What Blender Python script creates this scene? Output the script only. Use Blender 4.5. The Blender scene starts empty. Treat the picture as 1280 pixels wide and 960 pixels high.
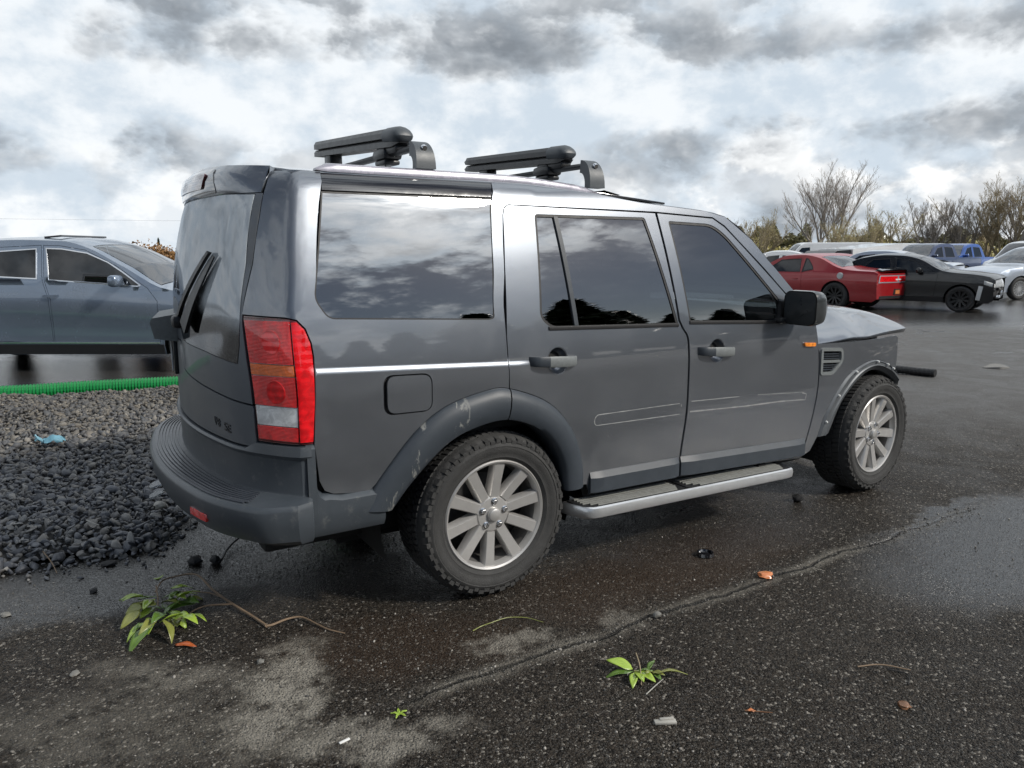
import bpy, bmesh, math, random
import numpy as np
from mathutils import Vector, Matrix, Euler
from mathutils.geometry import delaunay_2d_cdt
random.seed(7)
R = math.radians
SC = bpy.context.scene
COL = SC.collection

# ------------------------------------------------------------------ camera
CAM = Vector((-1.654, -3.716, 1.565)); YAW = 58.02; PITCH = 10.09
cd = bpy.data.cameras.new('camera'); cd.sensor_width = 36; cd.lens = 36*937/1280
cd.clip_start = .05; cd.clip_end = 4000
cam = bpy.data.objects.new('camera', cd); COL.objects.link(cam)
cam.location = CAM; cam.rotation_euler = (R(90-PITCH), 0, R(YAW-90))
SC.camera = cam

# ------------------------------------------------------------------ node helper
class NT:
    def __init__(s, tree): s.t = tree
    def put(s, sock, v):
        if isinstance(v, bpy.types.NodeSocket): s.t.links.new(v, sock)
        elif isinstance(v, (tuple, list)) and len(v) == 3 and sock.type == 'RGBA': sock.default_value = (*v, 1)
        else: sock.default_value = v
    def n(s, typ, ins=None, out=0, **props):
        nd = s.t.nodes.new('ShaderNode'+typ)
        for k, v in props.items(): setattr(nd, k, v)
        for k, v in (ins or {}).items(): s.put(nd.inputs[k], v)
        return nd.outputs[out]
    def m(s, op, a, b=0., c=None, clamp=False):
        i = {0: a, 1: b}
        if c is not None: i[2] = c
        return s.n('Math', i, operation=op, use_clamp=clamp)
    def mul(s, a, b): return s.m('MULTIPLY', a, b)
    def add(s, a, b): return s.m('ADD', a, b)
    def mx(s, a, b): return s.m('MAXIMUM', a, b)
    def sub(s, a, b): return s.m('SUBTRACT', a, b)
    def vm(s, op, a, b=(0, 0, 0), out=0): return s.n('VectorMath', {0: a, 1: b}, out, operation=op)
    def ss(s, v, a, b, c=0., d=1.):
        return s.n('MapRange', {0: v, 1: a, 2: b, 3: c, 4: d}, interpolation_type='SMOOTHSTEP')
    def lin(s, v, a, b, c=0., d=1.): return s.n('MapRange', {0: v, 1: a, 2: b, 3: c, 4: d})
    def mix(s, f, a, b, blend='MIX'):
        nd = s.t.nodes.new('ShaderNodeMix'); nd.data_type = 'RGBA'; nd.blend_type = blend
        s.put(nd.inputs[0], f); s.put(nd.inputs[6], a); s.put(nd.inputs[7], b)
        return nd.outputs[2]
    def noise(s, vec, scale, detail=4., rough=.5, dist=0., out=0):
        return s.n('TexNoise', {'Vector': vec, 'Scale': scale, 'Detail': detail, 'Roughness': rough, 'Distortion': dist}, out)
    def vor(s, vec, scale, feature='F1', out=0, rnd=1.):
        return s.n('TexVoronoi', {'Vector': vec, 'Scale': scale, 'Randomness': rnd}, out, feature=feature)
    def xyz(s, v):
        nd = s.t.nodes.new('ShaderNodeSeparateXYZ'); s.t.links.new(v, nd.inputs[0]); return nd.outputs
    def bump(s, h, strength=.5, dist=.01, normal=None):
        i = {'Height': h, 'Strength': strength, 'Distance': dist}
        if normal is not None: i['Normal'] = normal
        return s.n('Bump', i)
    def pos(s): return s.n('NewGeometry', out=0)
    def obj(s): return s.n('TexCoord', out=3)

MATS = {}
def newmat(name):
    m = bpy.data.materials.new(name); m.use_nodes = True; MATS[name] = m
    t = NT(m.node_tree); t.p = m.node_tree.nodes['Principled BSDF']; t.o = m.node_tree.nodes['Material Output']
    return m, t
def P(t, **k):
    al = dict(c='Base Color', r='Roughness', met='Metallic', nrm='Normal', coat='Coat Weight', coatr='Coat Roughness', spec='Specular IOR Level', trans='Transmission Weight', ior='IOR', emc='Emission Color', ems='Emission Strength', a='Alpha', coatior='Coat IOR', sss='Subsurface Weight')
    for q, v in k.items(): t.put(t.p.inputs[al[q]], v)
def simple(name, col, rough=.5, met=0., coat=0., var=.15, nscale=25., bmp=0., bscale=200., spec=.5):
    m, t = newmat(name)
    o = t.obj(); nz = t.noise(o, nscale, 5, .6)
    c = t.mix(1., col, t.mix(nz, tuple([1-var]*3), tuple([1+var]*3)), 'MULTIPLY')
    P(t, c=c, r=t.lin(nz, .2, .8, max(0, rough-.06), min(1, rough+.08)), met=met, coat=coat, coatr=.05, spec=spec)
    if bmp: P(t, nrm=t.bump(t.noise(o, bscale, 3, .6), bmp, .003))
    return m

# ------------------------------------------------------------------ sun + sky
SUN_AZ = (0.575, -0.818); SUN_EL = 36.
sv = Vector((SUN_AZ[0], SUN_AZ[1], 0)).normalized()*math.cos(R(SUN_EL)); sv.z = math.sin(R(SUN_EL))
sl = bpy.data.lights.new('sun', 'SUN'); sl.energy = 2.8; sl.angle = R(6.); sl.color = (1, .94, .85)
so = bpy.data.objects.new('sun', sl); COL.objects.link(so); so.location = (8, -10, 12)
so.rotation_euler = (-sv).to_track_quat('-Z', 'Y').to_euler()
W = bpy.data.worlds.new('World'); SC.world = W; W.use_nodes = True
w = NT(W.node_tree); wbg = W.node_tree.nodes['Background']
def pixdir(px, py):
    f = Vector((math.cos(R(YAW))*math.cos(R(PITCH)), math.sin(R(YAW))*math.cos(R(PITCH)), -math.sin(R(PITCH))))
    r = Vector((math.sin(R(YAW)), -math.cos(R(YAW)), 0)); u = r.cross(f)
    return (f*937+r*(px-640)+u*(480-py)).normalized()
def build_sky():
    d = w.n('TexCoord', out=0)
    nish = w.n('TexSky', sky_type='NISHITA', sun_disc=False, sun_elevation=R(SUN_EL), sun_rotation=math.atan2(SUN_AZ[0], SUN_AZ[1]), air_density=1.0, dust_density=.6, ozone_density=2.)
    blue = w.mix(1., nish, (.05, .05, .05), 'MULTIPLY')
    z = w.xyz(d)[2]
    v = w.vm('ADD', w.vm('MULTIPLY', d, (1., 1., 1.6)), (1.3, 4.7, .9))
    n1 = w.noise(v, 5.6, 8, .58, .08)
    n1s = w.noise(w.vm('ADD', v, (SUN_AZ[0]*.015, SUN_AZ[1]*.015, .055)), 5.6, 5, .58, .08)
    def billow(q): return w.n('TexVoronoi', {'Vector': q, 'Scale': 8.5, 'Detail': 3., 'Roughness': .55, 'Lacunarity': 2.3}, 0, feature='F1')
    wv = w.vm('ADD', v, w.vm('MULTIPLY', w.n('CombineXYZ', {0: n1, 1: n1s, 2: n1}), (.10, .10, .10)))
    bl1 = billow(wv); bb = w.mul(w.sub(1.10, bl1), .20); n1 = w.add(w.mul(n1, .84), bb); n1s = w.add(w.mul(n1s, .84), bb)
    rgt = Vector((math.sin(R(YAW)), -math.cos(R(YAW)), 0)); fwd = Vector((math.cos(R(YAW)), math.sin(R(YAW)), 0))
    A_x = w.vm('DOT_PRODUCT', d, tuple(rgt), 1); A = w.n('CombineXYZ', {0: A_x, 1: z, 2: 0.})
    # cloud banks in view: (px, py, half-width, half-height, weight)
    banks = [(280, 52, 300, 42, .145), (980, 48, 330, 40, .165), (1130, 155, 230, 26, .18), (810, 205, 120, 45, .20), (130, 180, 180, 24, .14), (640, 85, 40, 30, .10), (1190, 245, 80, 26, .09), (1000, 250, 60, 30, .05),
             (430, 118, 260, 24, -.14), (790, 120, 170, 28, -.14), (1085, 112, 100, 22, -.13), (1100, 8, 120, 16, -.10), (650, 230, 140, 50, -.08), (60, 120, 130, 22, -.12), (560, 190, 160, 45, -.06), (100, 280, 250, 25, -.08)]
    bank = 0.
    for px, py, hx, hy, wt in banks:
        c = pixdir(px, py); e = w.vm('MULTIPLY', w.vm('SUBTRACT', A, (c.dot(rgt), c.z, 0)), (850/hx, 850/hy, 0))
        q = w.vm('DOT_PRODUCT', e, e, 1); bank = w.m('MULTIPLY_ADD', w.m('EXPONENT', w.mul(q, -.8)), wt*1.05, bank)
    bank = w.mul(bank, w.ss(w.vm('DOT_PRODUCT', d, tuple(fwd), 1), .3, .6))
    dens = w.add(n1, bank)
    dark = w.add(w.mul(w.ss(dens, .43, .60), .62), w.mul(w.ss(dens, .50, .78), .5))
    shade = w.ss(w.add(w.sub(n1, n1s), w.mul(w.sub(.45, bl1), .14)), -.085, .10)
    dv = w.vm('MULTIPLY', d, (1., 1., 1.5))
    cu = w.noise(dv, 10.5, 7, .58, .05); cus = w.noise(w.vm('ADD', dv, (SUN_AZ[0]*.02, SUN_AZ[1]*.02, .05)), 10.5, 4, .58, .05)
    pale = w.mix(w.ss(cu, .34, .62), (.55, .63, .71), (.80, .835, .865))
    darkc = w.mix(shade, (.21, .235, .265), (.56, .59, .62))
    col = w.mix(dark, pale, darkc)
    cum = w.mul(w.mul(w.ss(cu, .46, .60), w.ss(z, .17, .07)), w.ss(A_x, -.1, .45, .25, .9))
    cumc = w.mix(w.ss(w.sub(cu, cus), -.06, .07), (.50, .545, .60), (1.02, 1.01, .99))
    col = w.mix(w.mul(cum, w.sub(.9, w.mul(dark, .75))), col, cumc)
    # open blue between the clouds where the cover is thin
    cover = w.noise(w.vm('ADD', d, (2.2, 7.3, 1.)), 1.1, 1, .5)
    gap = w.mul(w.ss(w.add(w.add(w.mul(n1, .62), w.mul(w.ss(w.vm('DOT_PRODUCT', d, tuple(fwd), 1), -.2, .6), .30)), cover), .885, .765), w.ss(z, .03, .14))
    # clouds glow towards the veiled sun, the open sky does not
    cs = w.mx(w.vm('DOT_PRODUCT', d, tuple(sv), 1), 0.)
    fs = w.m('MULTIPLY_ADD', w.m('POWER', cs, 4.), 1.5, 1.); col = w.mix(1., col, w.n('CombineXYZ', {0: fs, 1: fs, 2: fs}), 'MULTIPLY')
    col = w.mix(gap, col, blue)
    glow = w.mul(w.add(w.mul(w.m('POWER', cs, 35.), 1.5), w.mul(w.m('POWER', cs, 220.), 7.)), w.ss(n1, .34, .60, .25, 1.2))
    col = w.mix(1., col, w.n('CombineXYZ', {0: glow, 1: w.mul(glow, .96), 2: w.mul(glow, .90)}), 'ADD')
    col = w.mix(w.ss(z, .0, -.02), col, (.1, .1, .1))
    W.node_tree.links.new(col, wbg.inputs[0]); wbg.inputs[1].default_value = 1.0
    W.cycles.sampling_method = 'MANUAL'; W.cycles.sample_map_resolution = 512
build_sky()
vs = SC.view_settings; vs.view_transform = 'Standard'; vs.look = 'None'; vs.exposure = 0.22; vs.gamma = 1.; vs.use_curve_mapping = False
SC.render.engine = 'CYCLES'; SC.cycles.use_denoising = True; SC.cycles.max_bounces = 8; SC.cycles.transparent_max_bounces = 16
SC.cycles.sample_clamp_indirect = 6.; SC.cycles.use_adaptive_sampling = True; SC.cycles.adaptive_threshold = .012; SC.cycles.adaptive_min_samples = 20

# ------------------------------------------------------------------ mesh helpers
def link(o, parent=None):
    COL.objects.link(o)
    if parent is not None: o.parent = parent
    return o
def mesh(name, verts, faces, mat, parent=None, smooth=True, normals=None, sharp=None):
    me = bpy.data.meshes.new(name); me.from_pydata([tuple(v) for v in verts], [], faces)
    if smooth: me.polygons.foreach_set('use_smooth', [True]*len(me.polygons))
    me.update()
    if normals is not None: me.normals_split_custom_set_from_vertices([tuple(n) for n in normals])
    elif sharp: me.set_sharp_from_angle(angle=R(sharp))
    if mat: me.materials.append(MATS[mat] if isinstance(mat, str) else mat)
    return link(bpy.data.objects.new(name, me), parent)
def empty(name, loc=(0, 0, 0), rz=0.):
    o = bpy.data.objects.new(name, None); o.empty_display_size = .2; o.location = loc; o.rotation_euler = (0, 0, rz); return link(o)
def tag(o, label, cat=None, group=None, kind=None):
    o['label'] = label
    if cat: o['category'] = cat
    if group: o['group'] = group
    if kind: o['kind'] = kind
    return o
def part(o, label): o['label'] = label; return o
def herm(pts):
    xs = np.array([p[0] for p in pts], float); ys = np.array([p[1] for p in pts], float)
    d = np.diff(ys)/np.diff(xs); m = np.zeros(len(xs)); m[0] = d[0]; m[-1] = d[-1]
    for i in range(1, len(xs)-1):
        m[i] = 0 if d[i-1]*d[i] <= 0 else 2*d[i-1]*d[i]/(d[i-1]+d[i])
    xs_, ys_, m_ = xs.tolist(), ys.tolist(), m.tolist(); n = len(xs_)
    import bisect
    def f(x):
        if x <= xs_[0]: return ys_[0]+m_[0]*(x-xs_[0])*.0
        if x >= xs_[-1]: return ys_[-1]
        i = bisect.bisect_right(xs_, x)-1; h = xs_[i+1]-xs_[i]; t = (x-xs_[i])/h
        return ((2*t**3-3*t*t+1)*ys_[i]+(t**3-2*t*t+t)*h*m_[i]+(-2*t**3+3*t*t)*ys_[i+1]+(t**3-t*t)*h*m_[i+1])
    return f
def resample(poly, step, closed=True):
    out = []; n = len(poly)
    for i in range(n if closed else n-1):
        a = poly[i]; b = poly[(i+1) % n]; L = math.hypot(b[0]-a[0], b[1]-a[1]); k = max(1, int(math.ceil(L/step)))
        for j in range(k): out.append((a[0]+(b[0]-a[0])*j/k, a[1]+(b[1]-a[1])*j/k))
    if not closed: out.append(poly[-1])
    return out
def area2(p): return sum(p[i][0]*p[(i+1) % len(p)][1]-p[(i+1) % len(p)][0]*p[i][1] for i in range(len(p)))
def inset(poly, d):
    sgn = 1 if area2(poly) > 0 else -1; n = len(poly); out = []
    for i in range(n):
        a, b, c = poly[i-1], poly[i], poly[(i+1) % n]
        e1 = (b[0]-a[0], b[1]-a[1]); e2 = (c[0]-b[0], c[1]-b[1])
        l1 = math.hypot(*e1) or 1e-9; l2 = math.hypot(*e2) or 1e-9
        n1 = (-e1[1]/l1*sgn, e1[0]/l1*sgn); n2 = (-e2[1]/l2*sgn, e2[0]/l2*sgn)
        k = 1+n1[0]*n2[0]+n1[1]*n2[1]; k = max(k, .45)
        out.append((b[0]+(n1[0]+n2[0])*d/k, b[1]+(n1[1]+n2[1])*d/k))
    return out
def rounded(poly, r, seg=5):
    """round the corners of a polygon; r a number or a list per corner"""
    n = len(poly); out = []
    for i in range(n):
        ri = r[i] if isinstance(r, (list, tuple)) else r
        a, b, c = Vector(poly[i-1]).to_2d(), Vector(poly[i]).to_2d(), Vector(poly[(i+1) % n]).to_2d()
        if ri <= 0: out.append(tuple(b)); continue
        u = (a-b); v = (c-b); ri = min(ri, u.length*.48, v.length*.48)
        p, q = b+u.normalized()*ri, b+v.normalized()*ri
        for j in range(seg+1):
            t = j/seg; out.append(tuple(p*(1-t)**2+b*2*t*(1-t)+q*t*t))
    return out
def pip_np(px, py, poly):
    inside = np.zeros(len(px), bool); n = len(poly)
    for i in range(n):
        x1, y1 = poly[i]; x2, y2 = poly[(i+1) % n]
        if y1 == y2: continue
        c = ((y1 > py) != (y2 > py)) & (px < (x2-x1)*(py-y1)/(y2-y1)+x1)
        inside ^= c
    return inside
def fnormal(fn, u, v, e=.004):
    a = fn(u+e, v)-fn(u-e, v); b = fn(u, v+e)-fn(u, v-e)
    n = a.cross(b)
    return n.normalized() if n.length > 1e-12 else Vector((0, 0, 1))
def skin(name, outer, fn, mat, parent=None, holes=(), step=.06, thick=.012, o=0., flip=False, gap=0., mirror=False, lines=()):
    if gap: outer = inset(outer, gap)
    outer = resample(outer, step); hs = [resample(h, step) for h in holes]
    loops = [outer]+hs; pts = []; edges = []
    for L in loops:
        s0 = len(pts); pts += L; edges += [(s0+i, s0+(i+1) % len(L)) for i in range(len(L))]
    for L in lines:
        L = resample(L, step, False); s0 = len(pts); pts += L; edges += [(s0+i, s0+i+1) for i in range(len(L)-1)]
    A = np.array(pts); lo = A.min(0); hi = A.max(0)
    gx, gy = np.meshgrid(np.arange(lo[0]+step*.5, hi[0], step), np.arange(lo[1]+step*.5, hi[1], step))
    gx = gx.ravel(); gy = gy.ravel()
    k = pip_np(gx, gy, outer)
    for h in hs: k &= ~pip_np(gx, gy, h)
    gx = gx[k]; gy = gy[k]
    if len(gx):
        d = np.sqrt(((gx[:, None]-A[None, :, 0])**2+(gy[:, None]-A[None, :, 1])**2).min(1)); k = d > step*.45
        pts = pts+list(zip(gx[k].tolist(), gy[k].tolist()))
    vs_, es_, fs_, *_ = delaunay_2d_cdt([Vector(p) for p in pts], edges, [], 0, 1e-6)
    V2 = [(v.x, v.y) for v in vs_]
    cen = np.array([[sum(V2[i][c] for i in f_)/len(f_) for c in (0, 1)] for f_ in fs_])
    k = pip_np(cen[:, 0], cen[:, 1], outer)
    for h in hs: k &= ~pip_np(cen[:, 0], cen[:, 1], h)
    faces = [list(f_) for f_, kk in zip(fs_, k) if kk]
    used = sorted({i for f_ in faces for i in f_}); mp = {v: i for i, v in enumerate(used)}
    faces = [[mp[i] for i in f_] for f_ in faces]
    UV = [V2[i] for i in used]
    N = [fnormal(fn, *q) for q in UV]
    if flip: N = [-n for n in N]
    V = [fn(*q)+n*o for q, n in zip(UV, N)]
    if flip: faces = [f_[::-1] for f_ in faces]
    nb = len(V)
    if thick:
        ec = {}
        for f_ in faces:
            for i in range(len(f_)):
                a, b = f_[i], f_[(i+1) % len(f_)]
                if (b, a) in ec: del ec[(b, a)]
                else: ec[(a, b)] = 1
        tn = {}
        for a, b in ec:
            t = (V[b]-V[a]).cross(N[a])
            if t.length > 1e-12: t.normalize()
            tn[a] = tn.get(a, Vector())+t; tn[b] = tn.get(b, Vector())+t
        top = {}; bot = {}
        for a in tn:
            t = tn[a].normalized() if tn[a].length > 1e-9 else N[a]
            top[a] = len(V); V.append(V[a].copy()); N.append((t+N[a]*.35).normalized())
            bot[a] = len(V); V.append(V[a]-N[a]*thick); N.append(t)
        for a, b in ec: faces.append([top[b], top[a], bot[a], bot[b]])
    ob = mesh(name, V, faces, mat, parent, normals=N)
    if mirror:
        V2_ = [Vector((v.x, -v.y, v.z)) for v in V]; N2 = [Vector((n.x, -n.y, n.z)) for n in N]
        ob2 = mesh(name, V2_, [f_[::-1] for f_ in faces], mat, parent, normals=N2)
        return ob, ob2
    return ob
def mirror_copy(o, parent=None):
    me = o.data.copy(); n = len(me.vertices); co = np.empty(n*3); me.vertices.foreach_get('co', co); co[1::3] *= -1
    me.vertices.foreach_set('co', co); me.flip_normals(); me.update()
    c = bpy.data.objects.new(o.name.split('.')[0], me); link(c, parent if parent is not None else o.parent)
    return c
def grid(name, rows, mat, parent=None, cu=False, cv=False, sharp=40, flip=False, capends=False):
    """rows of points -> quads. cu closes along rows, cv closes inside a row"""
    nr = len(rows); nc = len(rows[0]); V = [p for r_ in rows for p in r_]; F = []
    for i in range(nr if cu else nr-1):
        for j in range(nc if cv else nc-1):
            a = i*nc+j; b = i*nc+(j+1) % nc; c = ((i+1) % nr)*nc+(j+1) % nc; d = ((i+1) % nr)*nc+j
            F.append([a, b, c, d] if not flip else [d, c, b, a])
    if capends:
        F.append(list(range(nc))[::-1] if not flip else list(range(nc))); F.append([(nr-1)*nc+j for j in range(nc)] if not flip else [(nr-1)*nc+j for j in range(nc)][::-1])
    return mesh(name, V, F, mat, parent, sharp=sharp)
class MB:
    """mesh builder collecting several shapes for ONE part"""
    def __init__(s): s.v = []; s.f = []
    def add(s, V, F):
        k = len(s.v); s.v += [Vector(v) for v in V]; s.f += [[i+k for i in f_] for f_ in F]; return s
    def box(s, c, sz, bev=0., rot=None, seg=2):
        bm = bmesh.new(); bmesh.ops.create_cube(bm, size=1.)
        bmesh.ops.scale(bm, vec=sz, verts=bm.verts)
        if bev: bmesh.ops.bevel(bm, geom=bm.edges[:], offset=bev, segments=seg, profile=.5, affect='EDGES')
        M = Matrix.Translation(c) @ (Euler(rot).to_matrix().to_4x4() if rot else Matrix())
        bm.verts.index_update()
        s.add([M @ v.co for v in bm.verts], [[v.index for v in f_.verts] for f_ in bm.faces]); bm.free(); return s
    def tube(s, pts, rad, n=8, cap=True, flat=1.):
        pts = [Vector(p) for p in pts]; m_ = len(pts); V = []; F = []
        up = None
        for i, p in enumerate(pts):
            t = (pts[min(i+1, m_-1)]-pts[max(i-1, 0)]).normalized()
            if up is None: up = t.cross(Vector((0, 0, 1))); up = up.normalized() if up.length > .05 else Vector((1, 0, 0))
            up = (up-t*up.dot(t)).normalized(); w_ = t.cross(up)
            r_ = rad(i/(m_-1)) if callable(rad) else (rad[i] if isinstance(rad, (list, tuple)) else rad)
            for j in range(n):
                a = 2*math.pi*j/n; V.append(p+up*math.cos(a)*r_+w_*math.sin(a)*r_*flat)
        for i in range(m_-1):
            for j in range(n): F.append([i*n+j, i*n+(j+1) % n, (i+1)*n+(j+1) % n, (i+1)*n+j])
        if cap: F.append(list(range(n))[::-1]); F.append([(m_-1)*n+j for j in range(n)])
        return s.add(V, F)
    def lathe(s, prof, n=48, M=None, closed=False):
        """prof (r, y): revolved about the local Y axis"""
        V = []; F = []; m_ = len(prof)
        for i in range(n):
            a = 2*math.pi*i/n
            for r_, y in prof: V.append(Vector((r_*math.cos(a), y, r_*math.sin(a))))
        for i in range(n):
            for j in range(m_ if closed else m_-1):
                j2 = (j+1) % m_; F.append([i*m_+j, i*m_+j2, ((i+1) % n)*m_+j2, ((i+1) % n)*m_+j])
        if M: V = [M @ v for v in V]
        return s.add(V, F)
    def prism(s, poly, fn, h0, h1):
        """poly in 2D mapped by fn(u,v,h), between h0 and h1"""
        n = len(poly); V = [fn(u, v, h0) for u, v in poly]+[fn(u, v, h1) for u, v in poly]
        F = [list(range(n))[::-1], list(range(n, 2*n))]+[[i, (i+1) % n, n+(i+1) % n, n+i] for i in range(n)]
        return s.add(V, F)
    def build(s, name, mat, parent=None, sharp=35, fix=True):
        o = mesh(name, s.v, s.f, mat, parent, smooth=bool(sharp))
        if fix:
            bm = bmesh.new(); bm.from_mesh(o.data); bmesh.ops.recalc_face_normals(bm, faces=bm.faces); bm.to_mesh(o.data); bm.free()
        if sharp: o.data.set_sharp_from_angle(angle=R(sharp))
        return o
# ------------------------------------------------------------------ materials
def mk_materials():
    # metallic grey car paint with grime
    def paint(name, col, met=.7, rough=.33, grime=.14, ct=.9):
        m, t = newmat(name); o = t.obj(); p = t.pos()
        g = t.noise(o, 3.2, 8, .62, .3); fl = t.vor(o, 900., out=1)
        c = t.mix(.10, col, t.mix(1., fl, col, 'MULTIPLY'))
        gr = t.mul(t.ss(g, .40, .80), grime)
        dz_ = t.mul(t.ss(t.add(t.xyz(o)[2], t.mul(t.sub(t.noise(o, 6., 6, .65), .5), .5)), .78, .40), .30 if name == 'paint' else 0.)
        gr = t.mx(gr, dz_)
        if name == 'paint':     # scuffs and scratches left on the damaged wing
            scn = t.noise(t.vm('MULTIPLY', o, (1., 1., 3.5)), 9., 7, .72, 1.2); ox_, oy_, oz_ = t.xyz(o)
            gr = t.mx(gr, t.mul(t.mul(t.ss(scn, .55, .66), t.mul(t.ss(ox_, 2.5, 2.75), t.ss(oy_, .3, -.3))), .75))
            swl = t.noise(t.vm('MULTIPLY', o, (14., 1., 14.)), 5., 5, .8, 2.); gr = t.mx(gr, t.mul(t.ss(swl, .70, .76), .25))
        c = t.mix(gr, c, (.17, .162, .148))
        P(t, c=c, met=t.mul(t.sub(1., gr), met), r=t.add(rough, t.mul(gr, .5)), coat=t.sub(ct, gr), coatr=t.lin(g, .3, .7, .012, .05), coatior=1.65)
        P(t, nrm=t.bump(t.noise(o, 5., 2, .5), .02, .02))
        return m
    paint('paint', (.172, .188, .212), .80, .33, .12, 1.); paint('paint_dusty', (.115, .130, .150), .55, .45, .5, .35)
    paint('paint_bluegrey', (.20, .25, .325), .6, .25, .1)
    paint('paint_red', (.33, .006, .010), .25, .35, .06, .6)
    paint('paint_black', (.004, .004, .005), .1, .25, .04, .45)
    paint('paint_white', (.72, .73, .74), 0., .3, .1)
    paint('paint_silver', (.55, .60, .67), .6, .3, .1)
    paint('paint_blue', (.02, .09, .36), .4, .3, .1)
    paint('paint_navy', (.03, .05, .12), .4, .3, .1)
    paint('paint_dark', (.010, .011, .013), .3, .3, .05, .45)
    # scuffed satin plastic
    m, t = newmat('trim'); o = t.obj()
    sc = t.noise(t.vm('MULTIPLY', o, (3., 1., 1.)), 7., 7, .7, .6)
    x, y, z = t.xyz(o)
    near = t.mul(t.ss(x, -.62, -.5), t.mul(t.ss(x, -.08, -.22), t.ss(y, -.6, -.9)))
    f = t.mul(t.mul(t.ss(sc, .57, .63), near), .55)
    c = t.mix(t.noise(o, 14., 5, .6), (.028, .035, .044), (.050, .059, .070))
    c = t.mix(f, c, (.36, .36, .33))
    P(t, c=c, r=t.add(.46, t.mul(f, .3)), nrm=t.bump(t.noise(o, 500., 2, .5), .12, .001), spec=.4)
    m, t = newmat('bumper'); o = t.obj()
    c = t.mix(t.noise(o, 6., 7, .65), (.030, .038, .047), (.062, .072, .083)); dz = t.ss(t.noise(o, 18., 8, .7), .55, .75)
    c = t.mix(t.mul(dz, .35), c, (.2, .2, .19))
    P(t, c=c, r=.45, coat=.2, coatr=.25, nrm=t.bump(t.noise(o, 400., 2, .5), .1, .001))
    simple('black_plastic', (.012, .0125, .014), .45, var=.3, bmp=.1)
    simple('rack_black', (.014, .015, .017), .36, var=.3, bmp=.08)
    simple('rack_grey', (.055, .064, .072), .45, var=.2)
    simple('rail_paint', (.30, .29, .33), .25, .4, coat=.5)
    simple('gloss_black', (.01, .01, .012), .08, coat=1.)
    simple('mirror_shell', (.03, .034, .036), .3, .2, coat=.5); simple('mirror_dark', (.006, .006, .008), .12); simple('seal', (.012, .012, .013), .55)
    simple('under', (.012, .012, .012), .8)
    simple('mech', (.05, .05, .052), .6, .3, var=.5)
    simple('chrome', (.75, .76, .78), .12, 1.)
    simple('handle_grey', (.15, .163, .165), .5, var=.35, nscale=60); simple('residue', (.30, .31, .31), .6)
    simple('seat_cloth', (.07, .07, .075), .8)
    simple('cloth_white', (.55, .62, .62), .8); simple('cloth_red', (.35, .05, .08), .8)
    simple('flange', (.115, .125, .135), .5, .35, var=.4, nscale=14); simple('primer', (.30, .31, .305), .55, .1, var=.25, nscale=12)
    simple('pad', (.17, .172, .16), .6, var=.35, nscale=30)
    simple('step_pad', (.040, .046, .058), .42, var=.25, coat=.25)
    simple('silver_trim', (.62, .63, .64), .33, .75, var=.1)
    simple('plate_white', (.6, .62, .62), .5)
    simple('yellow', (.6, .38, .02), .5); simple('debris_white', (.55, .56, .55), .45)
    # alloy
    m, t = newmat('alloy'); o = t.obj()
    c = t.mix(t.noise(o, 9., 7, .65), (.40, .39, .375), (.57, .56, .545))
    P(t, c=c, met=.55, r=.36, coat=.3, coatr=.2)
    simple('alloy_dark', (.16, .155, .15), .5, .4, var=.4, nscale=10)
    simple('alloy_black', (.01, .01, .011), .35, .2)
    # rubber
    m, t = newmat('rubber'); o = t.obj()
    c = t.mix(t.noise(o, 11., 8, .68), (.018, .0185, .019), (.072, .071, .069))
    P(t, c=c, r=.72, nrm=t.bump(t.noise(o, 130., 5, .65), .55, .004), spec=.25)
    # tinted glass: mirror-like over a dark see-through tint
    def glass(name, tint, ior, rough=.005):
        m, t = newmat(name); m.node_tree.nodes.remove(t.p)
        wv = t.bump(t.noise(t.obj(), 3., 1, .4), .004, .05)
        fr = t.n('Fresnel', {'IOR': ior}); gl = t.n('BsdfGlossy', {'Color': (.97, .98, 1., 1), 'Roughness': rough, 'Normal': wv}); tr = t.n('BsdfTransparent', {'Color': (*tint, 1)})
        mx_ = t.n('MixShader', {0: fr, 1: tr, 2: gl}); t.t.links.new(mx_, t.o.inputs[0])
    glass('glass_dark', (.03, .035, .04), 2.7); glass('glass_mid', (.07, .085, .09), 2.5); glass('glass_soft', (.03, .035, .045), 1.75); glass('glass_clear', (.45, .52, .53), 2.4)
    # rear glass: dirt film, whitened to stand in for the reflected sky
    m, t = newmat('glass_dusty_sheen'); o = t.obj(); m.node_tree.nodes.remove(t.p)
    fr = t.n('Fresnel', {'IOR': 3.2}); gl = t.n('BsdfGlossy', {'Color': (.95, .97, 1., 1), 'Roughness': .05}); tr = t.n('BsdfTransparent', {'Color': (.07, .085, .09, 1)})
    a = t.n('MixShader', {0: fr, 1: tr, 2: gl})
    x, y, z = t.xyz(o)
    film = t.mul(t.ss(t.noise(t.vm('MULTIPLY', o, (1., 2.2, 1.)), 4.5, 6, .6, .4), .25, .75, .55, .95), t.ss(t.add(z, t.mul(y, -.22)), 1.38, 1.47))
    df = t.n('BsdfDiffuse', {'Color': (.66, .71, .74, 1)})
    b = t.n('MixShader', {0: t.mul(film, .72), 1: a, 2: df}); t.t.links.new(b, t.o.inputs[0])
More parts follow.
